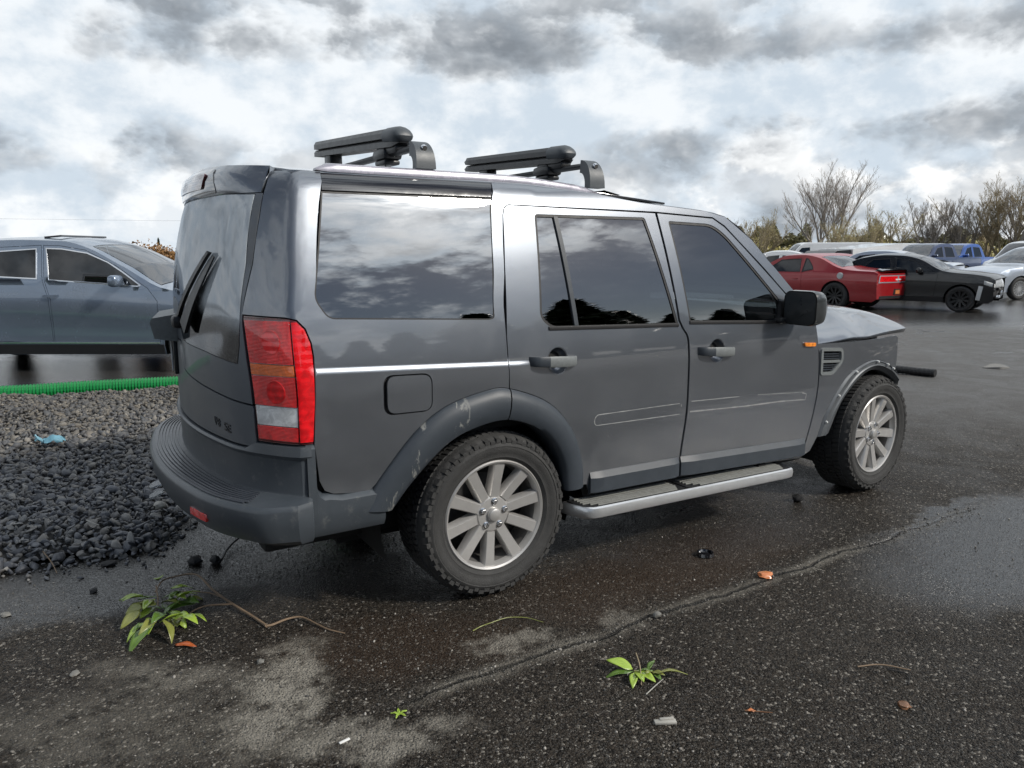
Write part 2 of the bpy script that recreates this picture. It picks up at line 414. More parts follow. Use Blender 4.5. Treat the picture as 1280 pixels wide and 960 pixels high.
    # lamp lenses
    def lens(name, col, rib=60., rough=.12):
        m, t = newmat(name); o = t.obj()
        wv = t.n('TexWave', {'Vector': o, 'Scale': rib, 'Distortion': .4}, bands_direction='Z', wave_type='BANDS')
        nz = t.noise(o, 22., 4, .6, 1.)
        c = t.mix(t.ss(nz, .35, .68), tuple(q*.62 for q in col), col)
        P(t, c=c, r=rough, coat=1., coatr=.03, nrm=t.bump(wv, .25, .003), trans=.0, spec=.6, sss=.0)
    lens('lens_red', (.88, .012, .014)); lens('lens_red_side', (.86, .008, .014), 10.); lens('lens_amber', (.95, .17, .012)); lens('lens_white', (.88, .89, .88), 90., .2)
    lens('marker_amber', (.95, .28, .02), 20.); lens('lens_dark', (.12, .012, .014), 30.); lens('lens_clear', (.5, .52, .53), 30., .08)
    # asphalt etc. are made with the ground
mk_materials()

# ------------------------------------------------------------------ wheels
def tyre_mesh(rad, rim, half, blocks=78, tread=True):
    b = MB(); dp = .010
    r0 = rad-(dp if tread else 0)
    prof = [(rim+.004, -half*.80), (rim+.018, -half*.93), (rim+.05, -half*1.04), ((rim+r0)/2, -half*1.09), (r0-.035, -half*1.03), (r0-.012, -half*.95), (r0, -half*.80), (r0+.001, -half*.4), (r0+.001, half*.4), (r0, half*.80), (r0-.012, half*.95), (r0-.035, half*1.03), ((rim+r0)/2, half*1.09), (rim+.05, half*1.04), (rim+.018, half*.93), (rim+.004, half*.80)]
    # raised rings on the side wall
    prof = prof[:2]+[(rim+.026, -half*.985), (rim+.029, -half*1.005), (rim+.034, -half*1.0)]+prof[2:4]+[(r0-.052, -half*1.08), (r0-.050, -half*1.10), (r0-.044, -half*1.09)]+prof[4:]
    b.lathe(prof, 96)
    if tread:
        rows = [(-.90, .27, 1.0, 0., .88), (-.50, .17, .9, .5, .7), (-.10, .17, .9, .1, .75), (.3, .17, .9, .6, .75), (.68, .17, .9, .2, .7), (.96, .2, 1., .5, .88)]
        for yc, hwid, ln, ph, fill in rows:
            n = blocks
            for i in range(n):
                a0 = 2*math.pi*(i+ph)/n; da = 2*math.pi/n*fill*(.85+.3*random.random())
                sk = .35*(1 if yc < .2 else -1)*2*math.pi/n
                pts = []
                edge = abs(yc) > .85
                for (ya, aa) in ((-hwid, -da/2-sk*hwid*2), (hwid, -da/2+sk*hwid*2), (hwid, da/2+sk*hwid*2), (-hwid, da/2-sk*hwid*2)):
                    y = (yc+ya)*half; a = a0+aa
                    y = max(-half*1.06, min(half*1.06, y))
                    rt = rad-(.034-.010*(i % 2) if edge and abs(y) > half*.98 else (.004 if edge else 0)); rb = rt-.018
                    pts.append((a, y, rt, rb))
                V = [Vector((rt*math.cos(a), y, rt*math.sin(a))) for a, y, rt, rb in pts]+[Vector((rb*math.cos(a), y, rb*math.sin(a))) for a, y, rt, rb in pts]
                b.add(V, [[0, 1, 2, 3], [0, 4, 5, 1], [1, 5, 6, 2], [2, 6, 7, 3], [3, 7, 4, 0]])
    return b
def suv_wheel():
    """wheel facing -Y with its centre at the origin; returns (name, mesh, children)"""
    root = empty('wheel')
    ty = tyre_mesh(.385, .245, .125).build('tyre', 'rubber', root, sharp=40, fix=True)
    yo = -.100                                              # rim face
    b = MB()
    b.lathe([(.256, yo-.002), (.258, yo-.012), (.252, yo-.018), (.243, yo-.014), (.236, yo+.004), (.232, yo+.02), (.240, yo+.03), (.252, yo+.012)], 80, closed=True)
    rim = b.build('rim', 'alloy', root, sharp=35)
    MB().lathe([(.236, yo+.012), (.228, yo+.05), (.222, .09), (.235, .11), (.25, .112), (.25, .09), (.238, .07)], 64).build('barrel', 'alloy_dark', root, sharp=35)
    mb = MB().lathe([(.05, .06), (.17, .06), (.172, .035), (.05, .035)], 40, closed=True)
    mb.box((.14, .045, .06), (.1, .10, .16), .015)
    mb.build('brake_disc', 'mech', root)
    MB().lathe([(.228, .02), (.0, .075)], 40).build('backing', 'under', root)
    for k in range(10):
        a = 2*math.pi*(k+.5)/10
        s = MB(); c, sn = math.cos(a), math.sin(a)
        # trapezoid spoke from hub (r=.07) to rim (r=.246); raised face with bevelled flanks
        prim = k % 2 == 0
        sec = []
        for r_, wf, y0, dpth in ((.058, .024, yo+.014, .05), (.085, .0225, yo+.011, .05), (.16, .0235, yo+.003, .045), (.225, .026, yo-.005, .04), (.247, .029, yo-.007, .03)):
            if not prim and r_ < .08: r_ = .083; wf = .019; y0 += .02
            if not prim: wf *= .95
            pts = [(-wf-.007, y0+dpth), (-wf-.003, y0+.008), (-wf+.002, y0), (wf-.002, y0), (wf+.003, y0+.008), (wf+.007, y0+dpth)]
            sec.append([Vector((c*r_-sn*q, yy, sn*r_+c*q)) for q, yy in pts])
        nc = 6; V = [p for q in sec for p in q]; F = []
        for i in range(len(sec)-1):
            for j in range(nc-1): F.append([i*nc+j, i*nc+j+1, (i+1)*nc+j+1, (i+1)*nc+j])
        F.append(list(range(nc))); F.append([(len(sec)-1)*nc+j for j in range(nc)][::-1])
        s.add(V, F); s.build('spoke', 'alloy', rim, sharp=30)
    MB().lathe([(.0, yo+.008), (.05, yo+.008), (.078, yo+.010), (.088, yo+.022), (.09, yo+.06), (.0, yo+.06)], 40).build('hub', 'alloy', root, sharp=30)
    MB().lathe([(.0, yo-.012), (.022, yo-.012), (.028, yo-.009), (.031, yo-.002), (.033, yo-.002), (.034, yo+.012), (0, yo+.012)], 32).build('centre_cap', 'alloy', root, sharp=30)
    for k in range(5):
        a = 2*math.pi*k/5+.35; M = Matrix.Translation((.060*math.cos(a), 0, .060*math.sin(a)))
        n = MB(); n.lathe([(.0, yo-.006), (.0085, yo-.006), (.0105, yo-.002), (.0105, yo+.01)], 6, M); n.lathe([(.0155, yo+.0085), (.0165, yo+.006), (.0125, yo+.0045), (.011, yo+.0085)], 20, M)
        n.build('lug_nut', 'chrome', root, sharp=25)
    return root
def copy_tree(o, parent=None):
    c = o.copy(); COL.objects.link(c); c.parent = parent
    for ch in o.children: copy_tree(ch, c)
    return c

# ------------------------------------------------------------------ the grey off-roader
suv = tag(empty('off_roader'), 'dusty grey boxy off-road SUV filling the foreground, front bumper missing, ski carriers on its roof', 'SUV')
HWZ = herm([(.25, .905), (.45, .925), (.6, .935), (.8, .945), (1.0, .945), (1.09, .940), (1.2, .928), (1.30, .914), (1.5, .876), (1.7, .826), (1.8, .795), (1.84, .775), (1.87, .742), (1.89, .68)])
def zcrease(x): return 1.123-(x+.8)*.0437
def hwf(x, z):
    h = HWZ(z)
    if x > 2.0: h -= .022*(x-2.0)**2
    if x < .2:
        t = (zcrease(x)-z)/.016
        if t > 0:
            e = .0065*min(1., t)
            if t > 1: e *= math.exp(-(t-1)*.016/.16)
            h += e*max(0., min(1., (.2-x)/.06))
    return h
XC = herm([(.8, -1.13), (1.1, -1.13), (1.31, -1.125), (1.5, -1.105), (1.75, -1.05), (1.87, -1.0)])
EX = herm([(.8, .09), (1.2, .091), (1.31, .093), (1.5, .111), (1.75, .112), (1.87, .112)])
def xrear(y, z):
    h = HWZ(z); a = abs(y); e = max(0., (a-(h-.33))/.33)
    return XC(z)+.19*a*a+EX(z)*e*e
def xe(z): return xrear(HWZ(z), z)
def P0(s, z):
    if s >= 0:
        x = xe(z)+s; return Vector((x, -hwf(x, z), z))
    a = HWZ(z)+s
    return Vector((xrear(a, z), -a, z))
def Wr(s, z):
    if abs(s) > .03: return P0(s, z)
    r = .018*(1-max(0, (abs(s)-.012)/.018)); v = Vector()
    for d, wt in ((-1, 1), (-.5, 2), (0, 3), (.5, 2), (1, 1)): v += P0(s+d*r, z)*(wt/9)
    return v
def S(x, z): return Wr(x-xe(z), z)
def Rr(y, z):
    p = Wr(abs(y)-HWZ(z), z) if True else None
    return Vector((p.x, y, p.z)) if abs(y) > 1e-6 else Vector((xrear(0, z), 0, z))
ZT = herm([(-1., 1.872), (.15, 1.868), (.62, 1.838), (.93, 1.802), (1.37, 1.772), (1.515, 1.745), (1.70, 1.622), (1.81, 1.513), (2.053, 1.30), (2.2, 1.19)])
def lid(x, t):
    zt = ZT(x); h = hwf(x, zt); k = .045 if x < 1.5 else .045+.03*min(1, (x-1.5)/.4)
    fw = .12*max(0., min(1., (x-1.5)/.3))               # windscreen bows forward
    return Vector((x+fw*(1-t*t), t*h, zt+k*(1-abs(t)**3)))

# ---- outlines (x,z) measured on the side; sx converts x -> s
def to_s(pl): return [(x-xe(z), z) for x, z in pl]
arch_out = [(-.64, .53), (-.55, .655), (-.405, .818), (-.255, .918), (-.061, .966), (.06, .964), (.275, .876), (.414, .726), (.478, .561), (.49, .439)]
arch_in = [(-.513, .512), (-.41, .631), (-.259, .763), (-.103, .82), (.06, .828), (.232, .751), (.346, .601), (.38, .439)]
def smooth_curve(pts, n):
    """Catmull-Rom through pts, n samples"""
    P_ = [Vector(p).to_2d() for p in pts]; P_ = [P_[0]*2-P_[1]]+P_+[P_[-1]*2-P_[-2]]; out = []; m_ = len(pts)-1
    for i in range(n):
        u = i/(n-1)*m_; k = min(int(u), m_-1); t = u-k; a, b, c, d = P_[k:k+4]
        out.append(tuple(.5*((2*b)+(c-a)*t+(2*a-5*b+4*c-d)*t*t+(3*b-a-3*c+d)*t**3)))
    return out
AO = smooth_curve(arch_out, 46); AI = smooth_curve(arch_in, 46)
f_out = smooth_curve([(2.291, .444), (2.357, .613), (2.52, .798), (2.757, .879), (2.932, .854), (3.068, .79)], 30)
f_in = smooth_curve([(2.43, .445), (2.53, .642), (2.70, .779), (2.852, .812), (3.041, .75), (3.15, .66)], 30)
kA = min(range(46), key=lambda i: abs(AO[i][0]-.06))
bgap = [(1.012, 1.753), (1.090, 1.215), (1.115, 1.17), (1.143, 1.13), (1.151, 1.06), (1.154, .9), (1.151, .709), (1.135, .52), (1.130, .385)]
bgap = [bgap[0]]+smooth_curve(bgap[1:], 24)
cgap = [(.059, .964), (.058, 1.196), (.081, 1.507), (.106, 1.72), (.117, 1.75), (.14, 1.766)]
fgap = smooth_curve([(2.182, 1.169), (2.215, 1.0), (2.232, .823), (2.225, .65), (2.185, .443), (2.152, .325)], 18)
win_q = rounded([(-.685, 1.872), (-.78, 1.383), (-.732, 1.306), (-.02, 1.270), (.004, 1.276), (.052, 1.75), (.09, 1.866)], [0, .03, .03, .02, .02, .03, 0])
ZB = 1.792
win_q_lo = [q for q in win_q if q[1] < ZB]; win_q_lo = [(-.7005, ZB)]+win_q_lo+[(.0625, ZB)]
win_q_hi = [(-.6855, 1.871), (-.7005, ZB+.003), (.0635, ZB+.003), (.0895, 1.865)]
win_r = rounded([(.274, 1.729), (.935, 1.728), (1.087, 1.191), (.304, 1.215), (.241, 1.262)], [.02, .015, .01, .03, .05])
win_f = rounded([(1.090, 1.714), (1.40, 1.704), (1.49, 1.652), (1.878, 1.287), (1.89, 1.165), (1.167, 1.199)], [.015, .05, .08, .03, .01, .015])
tail = [(-.19, 1.322), (-.02, 1.317), (.02, 1.308), (.05, 1.275), (.068, 1.22), (.072, 1.17), (.05, .832), (-.165, .832)]
shut = [(-.095, 1.872), (-.105, 1.79), (-.112, 1.7), (-.135, 1.517), (-.170, 1.39), (-.190, 1.322)]
flap = rounded([(-.531, .91), (-.314, .907), (-.314, 1.068), (-.531, 1.075)], .045)

# quarter panel with cant rail and A-pillar (one pressing)
q_out = shut+tail[1:7]
q_out += to_s([(-.812, .75), (-.805, .68), (-.785, .637), (-.75, .618), (-.605, .60)])
q_out += to_s(AO[4:kA+1]) + to_s(cgap[1:]) + to_s([(1.012, 1.7565), (1.417, 1.738), (1.50, 1.695), (1.949, 1.312), (2.09, 1.20), (2.19, 1.172)])
q_out += to_s([(2.235, 1.18), (2.053, 1.30), (1.81, 1.513), (1.70, 1.622), (1.515, 1.745), (1.37, 1.772), (.93, 1.802), (.62, 1.838), (.15, 1.868), (-.6, 1.872)])
def cr(x): return zcrease(x)
crs = [to_s([(x, zcrease(x)+o_) for x in np.linspace(-.795, .055, 18)]) for o_ in (.004, 0., -.008, -.016, -.024)]
qp = skin('quarter_panel', q_out, Wr, 'paint', suv, holes=[to_s(win_q), to_s(flap)], step=.045, gap=.0025, lines=crs)
mirror_copy(qp)
def pane(nm, w_, mat, parent, off=-.006, seal=.010):
    ws = w_
    sk = skin('window_seal', ws, S, 'seal', parent, holes=[inset(ws, seal)], step=.04, thick=.02, o=-.003)
    pn = skin(nm, inset(ws, seal*.8), S, mat, parent, step=.06, thick=.004, o=off)
    return sk, pn
sk, pn = pane('quarter_window', win_q_lo, 'glass_dark', suv, -.004, .006); mirror_copy(sk); mirror_copy(pn)
hd = skin('window_header', inset(win_q_hi, .003), S, 'gloss_black', suv, step=.03, thick=.01, o=-.003); mirror_copy(hd)
fl_ = skin('fuel_flap', [(x+(.010 if x < -.45 else 0), z) for x, z in inset(flap, .006)], S, 'paint', suv, step=.03, thick=.014, o=.003)
skin('flap_recess', inset(flap, -.004), S, 'seal', suv, step=.06, thick=0, o=-.018)

# tail lights: housing, red lenses, amber, reversing lamp
def taillight():
    hs = skin('tail_light', tail, Wr, 'lens_dark', suv, step=.04, thick=.03, o=-.004, gap=.003)
    zs = [1.305, 1.141, 1.096, .980, .902, .845]; nm = [('red_lens', 'lens_red'), ('indicator_lens', 'lens_amber'), ('red_lens', 'lens_red'), ('reversing_lens', 'lens_white'), ('red_lens', 'lens_red')]
    for i, (n_, m_) in enumerate(nm):
        z1, z0 = zs[i], zs[i+1]; sl = lambda z: -.185+(1.322-z)/.49*.025+.006
        pl = [(sl(z1), z1-.002), (sl(z0), z0+.002), (-.006, z0+.002), (-.006, z1-.002)]
        skin(n_, pl, Wr, m_, hs, step=.03, thick=.008, o=.003 if m_ != 'lens_white' else .001)
    for zc_ in (1.225, 1.035):
        for rr_, m_, o_ in ((.042, 'lens_red_side', .0045),):
            skin('bulb_bowl', [(-.075+rr_*.8*math.cos(a), zc_+rr_*1.05*math.sin(a)) for a in np.linspace(0, 2*math.pi, 19)[:-1]], Wr, m_, hs, step=.02, thick=.003, o=o_)
    sidep = [(0.0, 1.300), (.0, .845), (.047, .845), (.058, .98), (.067, 1.17), (.063, 1.22), (.046, 1.27), (.018, 1.300)]
    skin('red_lens', sidep, Wr, 'lens_red_side', hs, step=.03, thick=.008, o=.004)
    return hs
tl = taillight()
tl2 = mirror_copy(tl)
for ch in list(tl.children): mirror_copy(ch, tl2)

# doors
rd_out = [(.14, 1.766)]+[(1.012, 1.753)]+bgap[1:]+[(1.13, .38), (.535, .40), (.515, .44)]
rd_out += [AO[i] for i in range(45, kA-1, -1)] + cgap[1:-1]
cup = lambda cx, cz, r: [(cx+r*.95*math.cos(a), cz+r*1.05*math.sin(a)) for a in np.linspace(0, 2*math.pi, 25)[:-1]]
crs2 = [[(x, zcrease(x)+o_) for x in np.linspace(.066, .2, 4)] for o_ in (.004, 0., -.008, -.016, -.024)]
rdoor = skin('rear_door', rd_out, S, 'paint', suv, holes=[win_r, cup(.325, 1.068, .058)], step=.045, gap=.003, lines=crs2)
fd_out = [(1.022, 1.753), (1.415, 1.735), (1.495, 1.692), (1.945, 1.309), (2.08, 1.197)]+fgap+[(1.14, .38)]+[(x+.008, z) for x, z in bgap[1:]][::-1]
fdoor = skin('front_door', fd_out, S, 'paint', suv, holes=[win_f, cup(1.36, 1.043, .058)], step=.045, gap=.003)
def cupmesh(cx, cz, par):
    rows = []
    for r_, dp in ((1.06, 0.002), (1.02, -.002), (.9, -.02), (.6, -.04), (.05, -.045)):
        rows.append([S(x, z)+Vector((0, -dp, 0)) for x, z in cup(cx, cz, .058*r_)])
    grid('handle_cup', rows, 'paint', par, cv=True, sharp=60, flip=True)
def handle(x0, x1, z0, z1, par, key):
    h = MB(); rows = []
    for i in range(13):
        t = i/12; x = x0+(x1-x0)*t; z = z0+(z1-z0)*t
        o_ = .012+.032*math.sin(math.pi*min(1, max(0, (t*1.08-.04))))**.35 if 0 < t < 1 else .002
        hh = .020+.004*math.sin(math.pi*t); b = S(x, z)
        rows.append([b+Vector((0, -o_+.014, hh)), b+Vector((0, -o_+.004, hh+.001)), b+Vector((0, -o_, hh-.006)), b+Vector((0, -o_, -hh+.006)), b+Vector((0, -o_+.004, -hh-.001)), b+Vector((0, -o_+.014, -hh))])
    k = 4
    a = grid('door_handle', rows[k:], 'handle_grey', par, cv=True, sharp=50, capends=True)
    grid('lock_cover', rows[:k+1], 'trim', a, cv=True, sharp=50, capends=True)
for d_, w_, hp, cp in ((rdoor, win_r, (.170, .434, 1.076, 1.062), (.325, 1.068)), (fdoor, win_f, (1.218, 1.489, 1.049, 1.032), (1.36, 1.043))):
    cupmesh(*cp, d_); handle(*hp, d_, 0)
# rear door: fixed quarter light and drop glass with divider
sk = skin('window_seal', win_r, S, 'seal', rdoor, holes=[inset(win_r, .012)], step=.04, thick=.02, o=-.002)
wi = inset(win_r, .010)
dl = lambda z: .388+(1.726-z)*.105
polyL = [q for q in wi if q[0] < dl(q[1])-.010]; polyR = [q for q in wi if q[0] > dl(q[1])+.02]
def cutpoly(pl, side):
    out = []; g = lambda q: (q[0]-dl(q[1]))*side-.004
    for i in range(len(pl)):
        a, b = pl[i], pl[(i+1) % len(pl)]; ga, gb = g(a), g(b)
        if ga >= 0: out.append(a)
        if ga*gb < 0: t = ga/(ga-gb); out.append((a[0]+(b[0]-a[0])*t, a[1]+(b[1]-a[1])*t))
    return out
skin('quarter_light', cutpoly(wi, -1), S, 'glass_dark', rdoor, step=.06, thick=.004, o=-.008)
skin('window_pane', cutpoly(wi, 1), S, 'glass_dark', rdoor, step=.06, thick=.004, o=-.006)
dv = [(dl(1.720)-.009, 1.720), (dl(1.222)-.009, 1.222), (dl(1.222)+.013, 1.222), (dl(1.720)+.013, 1.720)]
skin('window_divider', dv, S, 'trim', rdoor, step=.05, thick=.015, o=.001)
pane('window_pane', win_f, 'glass_mid', fdoor, -.007, .012)
# mirror sail and waist seals
for (xa, xb, za, zb, dr) in ((.285, 1.085, 1.214, 1.189, rdoor), (1.166, 1.92, 1.197, 1.163, fdoor)):
    rows = [[S(xa+(xb-xa)*i/16, za+(zb-za)*i/16)+Vector((0, dy, dz)) for dy, dz in ((.01, .012), (-.004, .012), (-.006, .004), (-.004, -.006), (.01, -.006))] for i in range(17)]
    grid('waist_seal', rows, 'seal', dr, capends=True)
# adhesive outlines left by the lost rubbing strips
def ribbon(pts, wid, o_, par, mat='residue', name='rubbing_strip_residue'):
    rows = []
    pts = resample(pts, .03, False)
    for i, (x, z) in enumerate(pts):
        a = pts[max(0, i-1)]; b = pts[min(len(pts)-1, i+1)]; t = Vector((b[0]-a[0], b[1]-a[1])).normalized(); n = Vector((-t.y, t.x))
        ww = wid*(.5+.8*random.random())
        rows.append([S(x+n.x*ww, z+n.y*ww)+Vector((0, -o_, 0)), S(x-n.x*ww, z-n.y*ww)+Vector((0, -o_, 0))])
    grid(name, rows, mat, par, sharp=None)
ribbon(rounded([(1.10, .785), (.555, .787), (.54, .76), (.55, .735), (1.105, .727)], [0, .02, .02, .02, 0]), .0022, .0015, rdoor)
ribbon([(1.115, .772), (1.11, .772)], .008, .0015, rdoor)
ribbon([(1.185, .787), (1.55, .775)], .002, .0015, fdoor); ribbon([(1.178, .732), (1.6, .715), (1.9, .71), (2.08, .70), (2.125, .695), (2.13, .73), (2.09, .742)], .0035, .0015, fdoor)
ribbon([(1.7, .770), (2.09, .745)], .0013, .0015, fdoor)

# sill mouldings on the doors
def moulding(xa, xb, za, zb, par):
    rows = []
    for i in range(15):
        t = i/14; x = xa+(xb-xa)*t; z = za+(zb-za)*t; b = S(x, z); e = .45 if i in (0, 14) else 1.
        rows.append([b+Vector((0, .01, .0)), b+Vector((0, -.004*e, 0)), b+Vector((0, -.026*e, -.028)), b+Vector((0, -.026*e, -.10)), b+Vector((0, .01, -.115))])
    return grid('sill_moulding', rows, 'trim', par, sharp=25, capends=True)
moulding(.532, 1.122, .500, .490, rdoor); moulding(1.136, 2.165, .490, .452, fdoor)
for d_ in (rdoor, fdoor):
    m2 = mirror_copy(d_)
    for ch in list(d_.children): mirror_copy(ch, m2)

# front wing, side vent, marker lamp
wing_out = [(2.19, 1.022), (2.6, 1.016), (2.9, 1.016), (3.03, 1.024), (3.062, 1.01), (3.072, .9), (3.068, .79)]+f_out[::-1][1:]+[(2.24, .36), (2.157, .33)]+[(x+.007, z) for x, z in fgap[::-1][1:] if z < 1.02]
ventp = rounded([(2.25, .985), (2.44, .972), (2.452, .905), (2.36, .835), (2.255, .842)], [.012, .02, .03, .02, .012])
wing = skin('front_wing', wing_out, S, 'paint', suv, holes=[ventp], step=.045, gap=.002)
skin('vent_frame', inset(ventp, -.012), S, 'handle_grey', wing, holes=[inset(ventp, .008)], step=.03, thick=.02, o=.006)
skin('vent_backing', ventp, S, 'under', wing, step=.06, thick=0, o=-.03)
for z0 in (.958, .944, .930, .890, .876, .862):
    x1 = 2.44 if z0 > .9 else 2.36+(z0-.835)/.07*.08
    rows = [[S(x, z0-(x-2.25)*.06)+Vector((0, dy, dz)) for dy, dz in ((.012, .004), (.002, .002), (.002, -.002), (.012, -.004))] for x in np.linspace(2.256, x1-.01, 6)]
    grid('vent_slat', rows, 'trim', wing, capends=True, cv=True)
rows = [[S(x, .913-(x-2.25)*.06)+Vector((0, dy, dz)) for dy, dz in ((.012, .009), (-.004, .007), (-.004, -.007), (.012, -.009))] for x in np.linspace(2.246, 2.452, 6)]
grid('vent_bar', rows, 'handle_grey', wing, capends=True, cv=True)
for xx in (2.31, 2.37):
    rows = [[S(xx+dx, z)+Vector((0, .006, 0)) for dx in (-.002, .002)] for z in np.linspace(.96, .85, 6)]
    grid('vent_slat', rows, 'trim', wing)
mk_ = skin('side_marker', rounded([(2.072, 1.040), (2.074, 1.018), (2.170, 1.012), (2.174, 1.033)], .009), S, 'marker_amber', fdoor, step=.02, thick=.02, o=.012)
# bare front arch flange with clips, liner piece
rows = []
for i in range(30):
    (xo, zo), (xi, zi) = f_out[i], f_in[i]; row = []
    for t, o_ in ((0, .0), (.10, .012), (.2, .006), (.42, .006), (.5, .012), (.62, .002), (1., -.02), (1.02, -.09)):
        x = xo+(xi-xo)*t; z = zo+(zi-zo)*t; row.append(S(x, z)+Vector((0, -o_, 0)))
    rows.append(row)
grid('arch_flange', rows, 'flange', wing, sharp=30)
for i in (3, 8, 13, 19, 23, 26):
    (xo, zo), (xi, zi) = f_out[i], f_in[i]; p = S(xo*.85+xi*.15, zo*.85+zi*.15)
    MB().lathe([(0, -.024), (.006, -.022), (.009, -.014), (.009, 0)], 10, Matrix.Translation(p)).build('trim_clip', 'debris_white', wing)
ln = MB()
pl = [S(3.13+.05*math.sin(t*3), .70-.26*t)+Vector((0, .02, 0)) for t in np.linspace(0, 1, 8)]
V = []; F = []
for i, p in enumerate(pl): V += [p, p+Vector((.0, .20, .01)), p+Vector((.012, .20, .01)), p+Vector((.012, 0, 0))]
for i in range(7):
    for j in range(4): F.append([i*4+j, i*4+(j+1) % 4, (i+1)*4+(j+1) % 4, (i+1)*4+j])
ln.add(V, F); ln.build('splash_guard', 'primer', wing)
w2 = mirror_copy(wing)
for ch in list(wing.children): mirror_copy(ch, w2)

# rear wheel-arch mouldings, split at the door gap
def archtrim(i0, i1, par):
    rows = []
    for i in np.linspace(i0, i1, max(2, int(i1-i0)+1)):
        ia = min(44, int(i)); f_ = i-ia; lp = lambda A_: tuple(A_[ia][k]*(1-f_)+A_[ia+1][k]*f_ for k in (0, 1))
        (xo, zo), (xi, zi) = lp(AO), lp(AI); row = []
        for t, o_ in ((0., -.005), (.0, .006), (.06, .018), (.3, .034), (.6, .038), (.85, .034), (1., .024), (1.03, .004), (1.02, -.09)):
            x = xo+(xi-xo)*t; z = zo+(zi-zo)*t; row.append(S(x, z)+Vector((0, -o_, 0)))
        rows.append(row)
    return grid('arch_moulding', rows, 'trim', par, sharp=50)
a1 = archtrim(0, kA-.15, suv); a2 = archtrim(kA+.05, 45, rdoor); mirror_copy(a1); mirror_copy(a2, suv)
# wheel-well liners and inner body
def liner(cx, cz, r, x0, x1, name='wheel_housing'):
    rows = []
    for a in np.linspace(-.35, math.pi+.35, 22):
        rows.append([Vector((cx+r*math.cos(a), y, cz+r*math.sin(a))) for y in (-.86, -.5, -.45)]+[Vector((cx, -.45, cz))])
    o_ = grid(name, rows, 'under', suv, sharp=40); mirror_copy(o_)
liner(-.03, .42, .50, 0, 0); liner(2.80, .42, .46, 0, 0)
inner = [(-.80, .5), (-.62, .52)]+AO[2:-2]+[(.54, .33), (2.2, .30)]+f_out[1:]+[(3.06, .99), (2.3, .99), (2.1, 1.14), (-.80, 1.24)]
ib = skin('inner_body', inner, S, 'under', suv, step=.09, thick=0, o=-.035); mirror_copy(ib)
fl2 = MB().box((1.0, 0, .34), (3.9, 1.2, .10), .02); fl2.box((1.2, .45, .28), (3.6, .1, .1)); fl2.box((1.2, -.45, .28), (3.6, .1, .1)); fl2.box((-.75, .2, .42), (.5, .8, .2), .05); fl2.build('chassis', 'under', suv)
MB().tube([(0, -.8, .375), (0, .8, .375)], .05, 10).build('rear_axle', 'under', suv)
MB().tube([(2.885, -.8, .375), (2.885, .8, .375)], .045, 10).build('front_axle', 'under', suv)
MB().tube([(-1.05, -.52, .40), (-.6, -.5, .36), (.4, -.3, .3)], .035, 10).build('exhaust_pipe', 'mech', suv)
bd = MB()
bd.box((2.62, 0, .72), (.9, 1.5, .5), .05); bd.box((3.12, 0, .95), (.08, 1.45, .1), .02); bd.box((3.2, 0, .55), (.12, 1.5, .13), .02); bd.box((3.14, 0, .75), (.05, .8, .45), .01)
bd.build('front_structure', 'mech', suv)
MB().box((1.55, 0, .62), (1.2, 1.75, .5), .04).box((.3, 0, .75), (1.5, 1.0, .5), .05).build('bulkhead', 'under', suv)
# cabin: floor, seats
MB().box((.55, 0, .80), (3.0, 1.7, .06)).box((2.03, 0, 1.02), (.24, 1.66, .32), .06).build('cabin_floor', 'under', suv)
for (x, ys) in ((1.35, (-.42, .42)), (.42, (-.5, 0., .5))):
    for y in ys:
        MB().box((x, y, .98), (.5, .48, .2), .07).box((x-.25, y, 1.28), (.16, .48, .66), .07, (0, -.18, 0)).box((x-.33, y, 1.68), (.11, .26, .17), .05, (0, -.1, 0)).build('seat', 'seat_cloth', suv)
# cloth bundle hung by the rear side window
cl = tag(empty('hung_cloth', (.66, -.765, 1.62)), 'white and dark red cloth hanging inside the rear door window', 'cloth')
for k, (xa, xb, m_) in enumerate(((-.14, -.03, 'cloth_white'), (-.04, .10, 'cloth_red'), (.09, .20, 'cloth_white'))):
    rows = []
    for i in range(9):
        t = i/8; zz = .05-.16*t
        rows.append([Vector((xa+(xb-xa)*s+.02*t*(1-2*s), .012*math.sin(s*9+k)+.06*t, zz+.02*math.sin(s*3+k*2))) for s in np.linspace(0, 1, 7)])
    c_ = grid('fold', rows, m_, cl, sharp=None); c_.modifiers.new('s', 'SOLIDIFY').thickness = .01

# roof, windscreen, bonnet
def rect(x0, x1, t=1., n=1): return [(x0, -t), (x1, -t), (x1, t), (x0, t)]
skin('roof', [(-.80, -1), (1.515, -1), (1.515, 1), (-.80, 1), (-.92, .5), (-.95, 0), (-.92, -.5)], lambda x, t: lid(x, t), 'paint', suv, step=.09, thick=.015)
skin('windscreen', rect(1.555, 2.10, .95), lid, 'glass_mid', suv, step=.09, thick=.005)
skin('windscreen_surround', rect(1.515, 2.18), lid, 'gloss_black', suv, holes=[rect(1.555, 2.10, .95)], step=.09, thick=.01, o=-.001)
MB().box((1.12, -.0, 1.845), (.5, 1.0, .012), .004, (0, R(4.5), 0)).build('sunroof_panel', 'gloss_black', suv)
df = MB(); V = []; F = []
for i in range(9):
    y = -.5+i*.125; z0 = 1.86; c = 1-(y/.5)**2*.25
    V += [Vector((1.02+.03*c, y, z0)), Vector((.93, y, z0+.028*c)), Vector((.91, y, z0+.022*c)), Vector((.98, y, z0-.01))]
for i in range(8):
    for j in range(4): F.append([i*4+j, i*4+(j+1) % 4, (i+1)*4+(j+1) % 4, (i+1)*4+j])
df.add(V, F); df.build('wind_deflector', 'gloss_black', suv)
BH = herm([(2.0, .20), (2.3, .19), (2.6, .172), (2.9, .148), (3.15, .118), (3.30, .085), (3.37, .05)])
